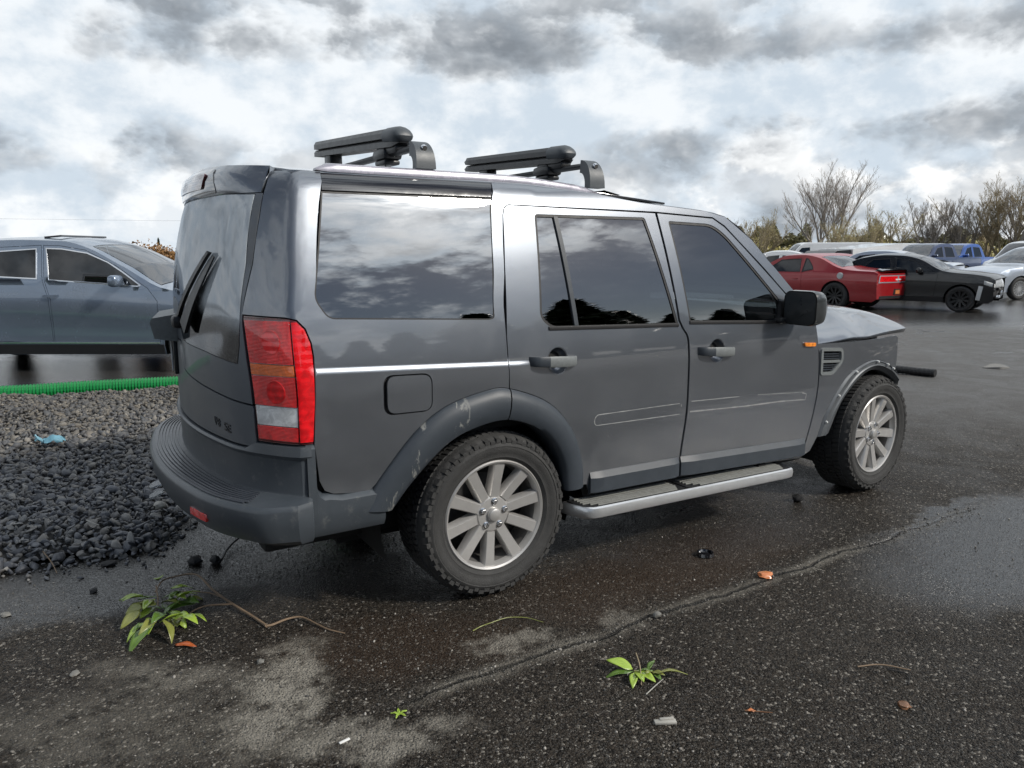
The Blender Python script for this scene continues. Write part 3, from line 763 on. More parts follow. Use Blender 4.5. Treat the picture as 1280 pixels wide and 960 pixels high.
def bonnet(x, t):
    a = abs(t); h = hwf(x, 1.03)-.004
    xx = x
    hh = BH(x)
    zl = 1.032+.034*max(0, (x-2.2))                     # sprung up towards the front
    ang = (1-a)
    yy = h*(1-max(0, ang)**2.6*1.0) if False else h*min(1., a)
    zz = zl+hh*(1-a**5)+.03*math.exp(-((a-.72)/.10)**2)*min(1, max(0, (3.2-x)/.8))-.012*a**5
    zz += .012*math.sin(x*9+a*4)*math.exp(-((x-2.75)/.22)**2)*math.exp(-((t+.85)/.25)**2)   # crumple
    xx = x-.17*a**2.2*max(0, (x-2.2)/1.1)
    return Vector((xx, t*h, zz))
bo = [(2.17, -1), (3.36, -1)]+[(3.36, t) for t in (-.5, 0, .5)]+[(3.36, 1), (2.17, 1), (2.10, .5), (2.08, 0), (2.10, -.5)]
skin('bonnet', bo, bonnet, 'paint', suv, step=.055, thick=.03, gap=.002)
# roof rails
for sgn in (1, -1):
    rows = []
    for i in range(31):
        t = i/30; x = -.70+1.42*t; e = min(1., t/.02+.25, (1-t)/.09+.15); z = ZT(x)+.006; y = -.722
        rows.append([Vector((x, sgn*(y+dy), z+dz*e)) for dy, dz in ((-.022, -.006), (-.022, .012), (-.015, .024), (-.003, .029), (.010, .024), (.016, .012), (.016, -.006))])
    grid('roof_rail', rows, 'rail_paint', suv, sharp=35, flip=sgn < 0, capends=True)

# ---- tailgate
ysh = lambda z: HWZ(z)+herm([(.8, -.167), (1.32, -.190), (1.39, -.170), (1.517, -.135), (1.7, -.112), (1.79, -.105), (1.872, -.095)])(z)
edge = [(ysh(z), z) for z in np.linspace(.805, 1.785, 16)]
def R2(u, z): return Rr(-u, z)          # u = -y so the normal points backwards
split = [(-.76, 1.135), (-.05, 1.158), (.0, 1.14), (.02, 1.10), (.028, 1.06), (.06, 1.03), (.226, 1.010), (.48, .992), (ysh(.972), .972)]
split[0] = (-ysh(1.135), 1.135)
sp = smooth_curve(split, 48)
lo = [(-ysh(.805), .805), (ysh(.805), .805), (ysh(.86), .86), (ysh(.92), .92)]+sp[::-1]+[(-ysh(z), z) for z in (1.05, .95, .88)]
skin('lower_tailgate', lo, R2, 'paint_dusty', suv, step=.05, gap=.0025)
hi = [(-ysh(z), z) for z in (1.785, 1.7, 1.6, 1.517, 1.4, 1.3, 1.2)]+[(u, z+.003) for u, z in sp]+[(ysh(z), z) for z in (1.05, 1.1, 1.2, 1.3, 1.4, 1.517, 1.6, 1.7, 1.785)]+[(.3, 1.80), (0, 1.805), (-.3, 1.80)]
glass_o = [(.665, 1.782), (.3, 1.797), (0, 1.80), (-.3, 1.797), (-.665, 1.782), (-.70, 1.6), (-.715, 1.42), (-.70, 1.36), (-.62, 1.335), (-.12, 1.345), (-.04, 1.33), (.0, 1.29), (.03, 1.2), (.07, 1.168), (.15, 1.160), (.4, 1.152), (.70, 1.128), (.712, 1.2), (.715, 1.35), (.712, 1.52)]
tg = skin('upper_tailgate', hi, R2, 'paint_dusty', suv, holes=[glass_o], step=.05, gap=.002)
rg = skin('rear_window', inset(glass_o, .004), R2, 'glass_dusty_sheen', tg, step=.07, thick=.005, o=.001)
skin('window_trim', glass_o, R2, 'seal', tg, holes=[inset(glass_o, .014)], step=.05, thick=.02, o=-.004)
# spoiler with the high stop lamp
def spo(u, z):
    p = R2(u, min(z, 1.865)); k = max(0., (z-1.785)/.11); e = 1-abs(u/.70)**6
    return p+Vector((e*(-.034*math.sin(min(1., k*1.02)*math.pi*.66)**.7+.05*max(0, k-.75)*2), 0, max(0, z-1.865)+.020*(1-(u/.70)**2)*k))
spl = skin('roof_spoiler', [(-.685, 1.787), (.685, 1.787), (.668, 1.888), (.3, 1.895), (0, 1.897), (-.3, 1.895), (-.668, 1.888)], spo, 'paint', suv, step=.03, thick=.14)
skin('spoiler_reflection', rounded([(-.42, 1.795), (.42, 1.795), (.36, 1.884), (-.36, 1.884)], .02), spo, 'gloss_black', spl, step=.03, thick=.006, o=.002)  # black panel stands in for the dark reflection on the spoiler
skin('stop_lamp', rounded([(-.26, 1.815), (.26, 1.815), (.29, 1.868), (-.29, 1.868)], .015), spo, 'lens_dark', spl, step=.03, thick=.02, o=.008)
# rear wiper
def rp(y, z, o_): p = Rr(y, z); n = -fnormal(Rr, y, z); n = n if n.x < 0 else -n; return p+n*o_
wp = MB(); wp.box(rp(-.06, 1.25, .02), (.05, .07, .06), .018)
wp.build('wiper_pivot', 'black_plastic', tg)
rows = []
for i in range(13):
    t = i/12; y = -.03-.45*t; z = 1.245+.31*t; wd = .007+.004*math.sin(math.pi*t)
    c = rp(y, z, .024); rows.append([c+Vector((0, -wd, -wd*.8)), c+Vector((0, wd, wd*.8)), rp(y, z, .003)+Vector((0, .003, .002))])
grid('wiper_blade', rows, 'black_plastic', tg, cv=True, capends=True)
rows = []
for i in range(13):
    t = i/12; y = -.20-.33*t; z = 1.235+.305*t; wd = .040*(1-t)**.8+.006
    c = rp(y, z, .030-.012*t); q = rp(y, z, .012); rows.append([c+Vector((0, -wd, -wd*.5)), c+Vector((0, wd, wd*.5)), q+Vector((0, wd*.9, wd*.4)), q+Vector((0, -wd*.9, -wd*.4))])
grid('wiper_arm', rows, 'black_plastic', tg, cv=True, capends=True)
# handle / plate-lamp housing and plate
hb = MB(); pts = []
for y, dz in ((.12, 0), (.72, -.01)):
    for ox, z in ((0, 1.27), (-.105, 1.255), (-.115, 1.235), (-.10, 1.16), (0, 1.14)): pts.append(Vector((xrear(y, 1.2)+ox, y, z+dz)))
hb.add(pts, [[0, 1, 2, 3, 4], [9, 8, 7, 6, 5]]+[[i, 5+i, 5+(i+1) % 5, (i+1) % 5] for i in range(5)])
hb.build('tailgate_handle', 'handle_grey', tg, sharp=20)
MB().box((-1.10, .40, 1.06), (.02, .50, .16), .006, (0, 0, R(-8))).build('plate_recess', 'black_plastic', suv)
MB().box((-1.118, .40, 1.06), (.008, .31, .15), .002, (0, 0, R(-8))).build('number_plate', 'plate_white', suv)
# badge letters on the lower tailgate
FONT5 = {'V': ['10001', '10001', '10001', '01010', '00100'], '8': ['01110', '10001', '01110', '10001', '01110'], 'H': ['10001', '10001', '11111', '10001', '10001'], 'S': ['01111', '10000', '01110', '00001', '11110'], 'E': ['11111', '10000', '11110', '10000', '11111']}
def letter(ch, u0, z0, cw, chh, fn, par, mat='black_plastic', o_=.003, name='letter'):
    b = MB()
    for r_, row in enumerate(FONT5[ch]):
        for c_, bit in enumerate(row):
            if bit == '1':
                uu = u0+c_*cw; zz = z0+(4-r_)*chh; q = [(uu, zz), (uu+cw*1.02, zz), (uu+cw*1.02, zz+chh*1.02), (uu, zz+chh*1.02)]
                b.prism(q, lambda u, v, h: fn(u, v)+(-fnormal(fn, u, v) if fnormal(fn, u, v).x > 0 else fnormal(fn, u, v))*h, .0, o_)
    b.build(name, mat, par, sharp=None)
bdg = empty('badge'); bdg.parent = suv
for i, ch in enumerate('V8 SE'):
    if ch != ' ': letter(ch, .47+i*.032, .852-(i*.003), .0048, .0068, R2, bdg, 'black_plastic', .0022)
# ---- rear bumper: swept round the corner
def bump_pt(s, o_, z):
    n = fnormal(Wr, s, max(.81, z))
    p = Wr(s, max(.81, z)); return Vector((p.x+n.x*o_, p.y+n.y*o_, z))
sl_ = [-.945+.0]+list(np.linspace(-.86, -.12, 16))+[-.08, -.05, -.025, 0, .02, .035]
def stepo(s): return .150 if s < -.06 else .150*max(0, min(1, (.03-s)/.09))**.5+.0
rows = []
for s in sl_:
    so_ = stepo(s)
    rows.append([bump_pt(s, o_, z) for o_, z in ((-.03, .8 if s < -.17 else .829), (.010, .8 if s < -.17 else .827), (.016, .79), (.004, .772), (.0, .64), (.002, .632))]+[bump_pt(s, o_, z) for o_, z in ((so_*.94, .622), (so_, .612), (so_+.004, .60), (so_*.97+.004, .535), (so_*.84, .478), (so_*.6, .458), (-.06, .445), (-.2, .46))])
bl = grid('rear_bumper', rows, 'bumper', suv, sharp=28)
rows = []
for s in np.array([.018, .03, .045, .05, .0505, .056, .065, .08, .10, .15, .2, .25, .33]):
    zt_ = .829 if s < .0502 else (.68 if s < .053 else .645 if s < .06 else .630 if s < .07 else .618 if s < .12 else .606)
    rows.append([bump_pt(s, o_, z) for o_, z in ((-.03, zt_+.012), (.002, zt_-.002), (.012, zt_-.012), (.014, .56), (.008, .485), (-.01, .455), (-.1, .445))])
bs = grid('bumper_side', rows, 'bumper', suv, sharp=35)
b2 = mirror_copy(bl); b3 = mirror_copy(bs)
bpy.context.view_layer.update()
# step pad ridges following the bow
padr = []
for s in np.linspace(-.945, -.135, 26): padr.append([bump_pt(s, .012, .624), bump_pt(s, .012, .629), bump_pt(s, .128, .6285), bump_pt(s, .128, .623)])
pd = grid('step_pad', padr, 'step_pad', suv, sharp=20, flip=False, capends=True)
mirror_copy(pd)
for k in range(7):
    o_ = .022+k*.0155
    rw = [[bump_pt(s, o_+d, z) for d, z in ((-.0045, .628), (-.003, .634), (.003, .634), (.0045, .628))] for s in np.linspace(-.945, -.145+k*.004, 26)]
    rdg = grid('ridge', rw, 'step_pad', pd, sharp=20, capends=True); mirror_copy(rdg, pd)
rf = skin('reflector', [(-.40, .520), (-.28, .520), (-.28, .548), (-.40, .548)], lambda s, z: bump_pt(s, .153, z), 'lens_red', suv, step=.03, thick=.01, o=.002)
mirror_copy(rf)
MB().tube([(-1.17, .12, .50), (-1.19, .10, .47), (-1.18, .08, .43), (-1.15, .06, .45)], .012, 8).build('tow_eye', 'mech', suv)
MB().tube([(-1.02, -.48, .43), (-.98, -.44, .36), (-.95, -.43, .33)], .006, 6).build('loose_strap', 'debris_white', suv)

# ---- running boards
def runboard(sg):
    rb = empty('running_board'); rb.parent = suv
    xs = np.linspace(.405, 1.975, 40); zt_ = lambda x: .352-(x-.40)*.021
    def yo_(x): e = min((x-.405)/.10, (1.975-x)/.06, 1.); e = max(e, 0); return .885+.150*math.sqrt(max(0, 1-(1-e)**2))
    rows = [[Vector((x, -sg*q, zt_(x)+dz)) for q, dz in ((.86, -.035), (.86, 0), (yo_(x)-.012, 0), (yo_(x)-.012, -.03))] for x in xs]
    grid('board', rows, 'mech', rb, sharp=25, flip=sg < 0, capends=True)
    rows = [[Vector((x, -sg*(yo_(x)+d), zt_(x)+dz)) for d, dz in ((-.016, .006), (-.006, .010), (.004, .004), (.008, -.016), (.004, -.042), (-.010, -.050), (-.016, -.03))] for x in xs]
    grid('edge_trim', rows, 'silver_trim', rb, cv=True, sharp=40, flip=sg < 0, capends=True)
    for (xa, xb) in ((.44, 1.11), (1.125, 1.94)):
        pdm = [[Vector((x, -sg*q, zt_(x)+dz)) for q, dz in ((.872, .001), (.872, .006), (min(yo_(x)-.022, 1.012), .006), (min(yo_(x)-.022, 1.012), .001))] for x in np.linspace(xa, xb, 20)]
        pp = grid('tread_pad', pdm, 'black_plastic', rb, sharp=20, flip=sg < 0, capends=True)
        for k in range(6):
            y = .886+k*.0225
            rw = [[Vector((x, -sg*(y+d), zt_(x)+dz)) for d, dz in ((-.007, .006), (-.006, .012), (.006, .012), (.007, .006))] for x in np.linspace(xa+.03+max(0, k-3)*.03, xb-.03-max(0, k-3)*.015, 8)]
            grid('rib', rw, 'pad', pp, sharp=20, flip=sg < 0, capends=True)
    for x in (.6, 1.2, 1.8): MB().box((x, -sg*.80, .33), (.06, .25, .03)).build('bracket', 'under', rb)
runboard(1); runboard(-1)

# ---- door mirrors
def mirror_unit(sg):
    mo = empty('door_mirror'); mo.parent = suv
    def ring(x, y0, y1, z0, z1, r_): return [Vector((x, -sg*y, z)) for y, z in rounded([(y0, z0), (y1, z0), (y1, z1), (y0, z1)], r_, 5)]
    rows = [ring(1.885, .985, 1.125, 1.19, 1.315, .03), ring(1.870, .955, 1.152, 1.165, 1.340, .045), ring(1.872, .947, 1.160, 1.160, 1.347, .05), ring(1.90, .945, 1.163, 1.158, 1.350, .05), ring(1.96, .950, 1.155, 1.163, 1.343, .055), ring(2.02, .97, 1.12, 1.18, 1.315, .06), ring(2.045, 1.0, 1.08, 1.21, 1.285, .035)]
    grid('housing', rows[1:], 'mirror_shell', mo, cv=True, sharp=35, flip=sg < 0, capends=True)
    grid('bezel', rows[:3], 'black_plastic', mo, cv=True, sharp=35, flip=sg < 0, capends=False)
    b = MB(); r_ = rows[0]; b.add([p+Vector((-.002, 0, 0)) for p in r_], [list(range(len(r_)))]); b.build('mirror_glass', 'mirror_dark', mo, sharp=None, fix=False)
    MB().box((1.90, -sg*.925, 1.178), (.14, .10, .035), .012).build('arm', 'black_plastic', mo)
    sail = [(1.85, 1.165), (1.96, 1.165), (1.99, 1.20), (1.90, 1.285), (1.87, 1.285)]
    b = MB(); b.prism(sail, lambda u, v, h: S(u, v)*1.+Vector((0, -h, 0)) if sg > 0 else Vector((S(u, v).x, -S(u, v).y+h, v)), -.01, .012); b.build('sail', 'black_plastic', mo)
mirror_unit(1); mirror_unit(-1)

# ---- wheels
w0 = suv_wheel()
def put_wheel(x, sg, steer, spin, first=False):
    o_ = w0 if first else copy_tree(w0)
    o_.parent = suv; o_.location = (x, -sg*.815, .383)
    o_.rotation_euler = Euler((0, spin, steer + (0 if sg > 0 else math.pi)), 'XYZ')
    return o_
put_wheel(0., 1, 0., .12, True); put_wheel(2.885, 1, R(3.9), .45); put_wheel(0., -1, 0., .9); put_wheel(2.885, -1, R(3.9), 1.3)

# ---- ski carriers on cross bars
def ski_rack(xb, ya, yb, za, zb, zbar, label):
    rk = tag(empty('ski_carrier', (xb, -.722, ZT(xb)+.04)), label, 'ski carrier', 'ski carriers on the roof'); L = lambda p: Vector(p)-rk.location
    zr = ZT(xb)+.042
    bar = MB(); bar.tube([L((xb, -.655, zbar)), L((xb, .655, zbar))], .026, 12, flat=.55); bar.build('cross_bar', 'rack_black', rk)
    for sg in (-1, 1):
        rows = []
        for i in range(11):
            t = i/10; a = t*math.pi*.5
            y = sg*(.64+.095*math.sin(a)); z = zr-.005+(zbar+.030-zr)*math.cos(a)**.8; wd = .034+.012*t
            yi = sg*(.63+.055*math.sin(a)); zi = zr-.005+max(0, (zbar-.03-zr)*math.cos(a)**.8)
            if t > .99: zi = zr-.005
            rows.append([L((xb-wd, y, z)), L((xb+wd, y, z)), L((xb+wd*.9, yi, zi)), L((xb-wd*.9, yi, zi))])
        ft = grid('foot', rows, 'rack_grey', rk, cv=True, sharp=50, flip=sg > 0, capends=True)
        MB().lathe([(0, -.004), (.011, -.004), (.013, .0), (.013, .01)], 14, Matrix.Translation(L((xb, sg*.719, zbar-.01))) @ Matrix.Rotation(R(20)*-sg, 4, 'X')).build('lock', 'chrome', ft)
    # two clamping jaws
    for nm, dz0, h_ in (('upper_jaw', .021, .045), ('lower_jaw', -.021, .040)):
        rows = []
        for i in range(25):
            t = i/24; y = ya+(yb-ya)*t; z = za+(zb-za)*t+dz0
            e = max(.02, math.sqrt(max(0, 1-(1-min(1, t/.05))**2)))*max(.02, math.sqrt(max(0, 1-(1-min(1, (1-t)/.05))**2)))
            hh = h_*e; ww = .042*(.6+.4*e)
            rows.append([L((xb+dx*ww, y, z+dzz*hh)) for dx, dzz in ((-1, -.45), (-1.0, .1), (-.75, .5 if dz0 > 0 else .45), (.75, .5 if dz0 > 0 else .45), (1.0, .1), (1, -.45))])
        grid(nm, rows, 'rack_black', rk, cv=True, sharp=30, capends=True)
    # grey end cap with hinge and release button
    rows = []
    for i in range(12):
        t = i/11; y = ya-.012+.15*t; z = za+(zb-za)*(y-ya)/(yb-ya)
        e = math.sqrt(max(.002, 1-(1-min(1, t/.4))**2)); ww = .054*(.5+.5*e)
        rows.append([L((xb+ww*math.cos(a), y, z+.008+.044*e*math.sin(a)*(1 if math.sin(a) > 0 else .85))) for a in np.linspace(0, 2*math.pi, 17)[:-1]])
    grid('end_cap', rows, 'rack_grey', rk, cv=True, sharp=60, capends=True)
    MB().box(L((xb, ya+.09, za-.045)), (.07, .13, .04), .015).build('release_button', 'black_plastic', rk)
    for yy in (ya+.20, yb-.25):
        z = za+(zb-za)*(yy-ya)/(yb-ya)
        m_ = MB(); m_.box(L((xb, yy, (z-.03+zbar)/2)), (.075, .10, max(.03, z-.03-zbar)), .015); m_.box(L((xb, yy, zbar+.0)), (.10, .15, .05), .02); m_.box(L((xb, yy, zbar-.035)), (.08, .12, .022), .008)
        m_.tube([L((xb-.03, yy-.05, zbar)), L((xb-.03, yy-.05, zbar-.085))], .004, 6); m_.tube([L((xb-.03, yy+.05, zbar)), L((xb-.03, yy+.05, zbar-.085))], .004, 6)
        m_.build('mount', 'rack_black', rk)
ski_rack(-.22, -.515, .69, 2.060, 2.132, 2.003, 'black ski carrier on the crossbar nearest the tailgate of the grey off-road SUV')
ski_rack(.70, -.50, .58, 2.046, 2.090, 1.980, 'black ski carrier on the crossbar above the rear door of the grey off-road SUV')
# ------------------------------------------------------------------ ground
FW = Vector((math.cos(R(YAW)), math.sin(R(YAW)), 0)); RT = Vector((math.sin(R(YAW)), -math.cos(R(YAW)), 0))
def wp_(lat, D, z=0.): return Vector((CAM.x, CAM.y, 0))+RT*lat+FW*D+Vector((0, 0, z))
def hashn(x, y): return (math.sin(x*12.9898+y*78.233)*43758.5453) % 1.
def ground_z(x, y):
    d = Vector((x-CAM.x, y-CAM.y, 0)); D = d.dot(FW); lat = d.dot(RT)
    a = math.degrees(math.atan2(lat, max(.01, D))) if D > 0 else 90
    k = max(0., min(1., (8-a)/16)) if D > 0 else 0.
    return -.013*max(0., d.length-15)*k
def mk_ground():
    m, t = newmat('asphalt'); p = t.pos(); x, y, z = t.xyz(p)
    pf = t.vm('MULTIPLY', p, (1., 1., 0.))
    big = t.noise(pf, .55, 5, .6, .4); mid = t.noise(pf, 2.3, 7, .65, .5); fine = t.noise(pf, 38., 5, .7)
    grit = t.vor(pf, 105., out=1); gd = t.vor(pf, 105.); grit2 = t.vor(pf, 230., out=1); gd2 = t.vor(pf, 230.)
    gv = t.xyz(grit)[0]; gv2 = t.xyz(grit2)[1]
    wrp = t.n('TexNoise', {'Vector': pf, 'Scale': 3.1, 'Detail': 6., 'Roughness': .62}, 1)
    pw = t.vm('ADD', pf, t.vm('SCALE', t.vm('SUBTRACT', wrp, (.5, .5, .5)), (0, 0, 0))) if False else t.vm('ADD', pf, t.vm('MULTIPLY', t.vm('SUBTRACT', wrp, (.5, .5, .5)), (.55, .55, 0.)))
    def ell(cx, cy, rx, ry, rot=0., soft=.5):
        e = t.n('Mapping', {'Vector': pw, 'Location': (0, 0, 0)}) if False else t.vm('SUBTRACT', pw, (cx, cy, 0))
        c, s_ = math.cos(R(rot)), math.sin(R(rot))
        a = t.mul(t.vm('DOT_PRODUCT', e, (c, s_, 0), 1), 1/rx); b = t.mul(t.vm('DOT_PRODUCT', e, (-s_, c, 0), 1), 1/ry)
        q = t.add(t.mul(a, a), t.mul(b, b)); return t.ss(q, 1+soft, 1-soft)
    # dry, dusty patches
    dry = t.mx(t.mul(ell(-1.03, -1.15, .16, .34, -35, .7), 1.), t.mul(ell(-.86, -1.62, .30, .10, -28, .8), .8))
    dry = t.mx(dry, t.mul(ell(-1.38, -.86, .30, .13, -40, .8), .5)); dry = t.mx(dry, t.mul(ell(-.16, -1.34, .20, .06, -8, .9), .75)); dry = t.mx(dry, t.mul(ell(.36, -1.4, .12, .05, -70, .8), .5)); dry = t.mx(dry, t.mul(ell(-1.55, -1.1, .5, .22, -35, .9), .3))
    dry = t.mul(dry, t.ss(t.noise(pf, 9., 6, .7), .33, .56))
    # wet films
    wet = t.mx(ell(2.85, -1.92, 1.25, .50, 0, .6), ell(3.9, -2.4, 1.5, .6, -10, .6))
    wet = t.mx(wet, ell(-1.6, .12, 1.0, .30, -10, .5)); wet = t.mx(wet, t.mul(ell(2.75, -1.40, .55, .07, 3, .8), 1.))
    wet = t.mx(wet, ell(-1.2, .42, 1.7, .50, -14, .55)); wet = t.mx(wet, t.mul(ell(.3, .1, 1.6, .8, 0, .6), .35))
    wet = t.mx(wet, t.mul(ell(1.6, -.75, 1.0, .45, 0, .8), .35)); wet = t.mx(wet, ell(-3.4, 8.2, 9., 2.3, -32, .5))
    farw = t.mul(t.ss(t.add(mid, t.mul(big, .6)), .86, 1.0), t.ss(x, 8., 12.))
    rowy = t.vm('DOT_PRODUCT', t.vm('SUBTRACT', pf, (CAM.x, CAM.y, 0)), tuple(FW), 1)
    farw = t.mx(farw, t.mul(t.ss(t.add(rowy, t.mul(mid, 3.)), 15.8, 18.5), .85))
    farw = t.mul(farw, t.ss(rowy, 60., 24.))
    wet = t.mx(wet, farw)
    wet = t.mul(wet, t.ss(fine, .15, .45, .75, 1.))
    stain = t.mx(t.mul(ell(.9, -1.1, .9, .30, 0, .9), .9), t.mul(ell(-.55, -1.12, .5, .22, -20, .9), .8))
    # seam between the two pours, beside the vehicle
    wob = t.mul(t.sub(t.noise(pf, 2.6, 6, .65), .5), .16)
    sd = t.m('ABSOLUTE', t.add(t.add(y, 1.475), wob)); insx = t.mul(t.ss(x, -.95, -.5), t.ss(x, 3.4, 2.8))
    seam = t.mul(t.ss(sd, .018, .003), insx); seamd = t.mul(t.mul(t.ss(sd, .075, .012), insx), t.ss(mid, .35, .6))
    base = t.mix(t.ss(gv, .0, 1.), (.008, .0068, .0056), (.043, .036, .029))
    base = t.mix(t.mul(t.ss(gv2, .80, .96), .6), base, (.12, .112, .10))
    base = t.mix(t.mul(t.ss(gv, .94, .985), .85), base, (.26, .245, .22))
    base = t.mix(1., base, t.mix(big, (.5, .5, .5), (1.4, 1.36, 1.3)), 'MULTIPLY')
    base = t.mix(t.mul(stain, .55), base, (.045, .027, .016))
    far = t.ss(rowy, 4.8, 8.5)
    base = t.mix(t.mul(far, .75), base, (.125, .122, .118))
    base = t.mix(t.mul(t.mx(dry, t.mul(seamd, .55)), .85), base, t.mix(fine, (.17, .158, .135), (.36, .335, .285)))
    base = t.mix(t.mul(wet, .70), base, (.006, .0063, .007))
    base = t.mix(t.mul(seam, .75), base, (.008, .008, .008))
    rough = t.mix(wet, t.mix(dry, t.mix(t.ss(mid, .35, .65), (.34, .34, .34), (.6, .6, .6)), (.9, .9, .9)), (.10, .10, .10))
    hgt = t.add(t.mul(t.sub(1., t.ss(gd, 0., .75)), 1.), t.add(t.mul(t.sub(1., t.ss(gd2, 0., .7)), .45), t.add(t.mul(fine, .9), t.mul(mid, 2.)) ))
    hgt = t.sub(hgt, t.mul(seam, 3.)); hgt = t.add(hgt, t.mul(seamd, 1.2))
    bs = t.lin(rowy, 2., 22., 1., .22)
    nr = t.n('Bump', {'Height': hgt, 'Strength': t.mul(bs, t.sub(1., t.mul(wet, .56))), 'Distance': .006})
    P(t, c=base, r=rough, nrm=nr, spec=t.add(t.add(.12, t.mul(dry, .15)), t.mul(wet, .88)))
    # polar sheet round the camera foot, out to the horizon
    V = [(CAM.x, CAM.y, 0)]; F = []
    rs = [.5, 1, 1.5, 2, 3, 4, 5, 6, 8, 10, 12, 15, 18, 22, 27, 34, 45, 60, 80, 110, 160, 250, 400, 700, 1200, 2000]; na = 120
    for r_ in rs:
        for k in range(na):
            a = 2*math.pi*k/na; px, py = CAM.x+r_*math.cos(a), CAM.y+r_*math.sin(a); V.append((px, py, ground_z(px, py)))
    for k in range(na): F.append([0, 1+k, 1+(k+1) % na])
    for i in range(len(rs)-1):
        for k in range(na): a = 1+i*na+k; b = 1+i*na+(k+1) % na; F.append([a, a+na, b+na, b])
    tag(mesh('ground', V, F, 'asphalt'), 'damp dark asphalt yard with dry dusty patches and a seam', None, kind='structure')
mk_ground()

# ------------------------------------------------------------------ gravel
GP = [(-5., .85), (-3., .66), (-1.96, .53), (-1.62, .50), (-1.35, .42), (-1.14, .62), (-1.0, 1.0), (-.85, 1.6), (-.5, 2.4), (.2, 3.4), (.9, 4.3), (1.2, 4.85), (-.55, 5.31), (-1.4, 5.50), (-2.13, 5.67), (-5., 6.45)]
def edge_dist(x, y, poly):
    best = np.full(len(x), 1e9)
    for i in range(len(poly)):
        ax, ay = poly[i]; bx, by = poly[(i+1) % len(poly)]; dx, dy = bx-ax, by-ay; L2 = dx*dx+dy*dy
        t = np.clip(((x-ax)*dx+(y-ay)*dy)/L2, 0, 1); best = np.minimum(best, np.hypot(x-ax-t*dx, y-ay-t*dy))
    return best
def bed_z(x, y):
    d = edge_dist(x, y, GP); return .085*np.clip(d/.35, 0, 1)**.6+.018*np.sin(x*3.1+y*1.7)*np.clip(d/.4, 0, 1)+.012*np.sin(x*7.3-y*5.1)*np.clip(d/.4, 0, 1)
def stones(name, pts, sizes, mat, seed, flat=.62, sub=1, planes=0):
    rg_ = np.random.default_rng(seed); bm = bmesh.new(); bmesh.ops.create_icosphere(bm, subdivisions=sub, radius=1.)
    bv = np.array([v.co[:] for v in bm.verts]); bf = np.array([[v.index for v in f_.verts] for f_ in bm.faces]); bm.free()
    n = len(pts); nv = len(bv)
    V = np.repeat(bv[None], n, 0)*(1+rg_.uniform(-.3, .3, (n, nv, 1))*(1. if sub == 1 else .25))
    if sub == 1: V = np.sign(V)*np.abs(V)**.8
    for k in range(planes):
        pn = rg_.normal(size=(n, 1, 3)); pn /= np.linalg.norm(pn, axis=2, keepdims=True); dd = (V*pn).sum(2, keepdims=True); lim = rg_.uniform(.30, .62, (n, 1, 1)); V = V-pn*np.maximum(0, dd-lim)
    V *= rg_.uniform(.5, 1.45, (n, 1, 3))*np.array([1, 1, flat])
    q = rg_.normal(size=(n, 4)); q[:, 1:3] *= .30; q /= np.linalg.norm(q, axis=1, keepdims=True)
    w_, x, y, z = q.T
    M = np.stack([1-2*(y*y+z*z), 2*(x*y-z*w_), 2*(x*z+y*w_), 2*(x*y+z*w_), 1-2*(x*x+z*z), 2*(y*z-x*w_), 2*(x*z-y*w_), 2*(y*z+x*w_), 1-2*(x*x+y*y)], -1).reshape(n, 3, 3)
    V = np.einsum('nij,nkj->nki', M, V)*sizes[:, None, None]+pts[:, None, :]
    F = (bf[None]+(np.arange(n)*nv)[:, None, None]).reshape(-1, 3)
    me = bpy.data.meshes.new(name); me.vertices.add(n*nv); me.vertices.foreach_set('co', V.ravel())
    me.loops.add(F.size); me.loops.foreach_set('vertex_index', F.ravel().astype(np.int32)); me.polygons.add(len(F))
    me.polygons.foreach_set('loop_start', np.arange(0, F.size, 3, dtype=np.int32)); me.polygons.foreach_set('loop_total', np.full(len(F), 3, np.int32))
    me.update(calc_edges=True); me.validate(); me.materials.append(MATS[mat])
    return link(bpy.data.objects.new(name, me))
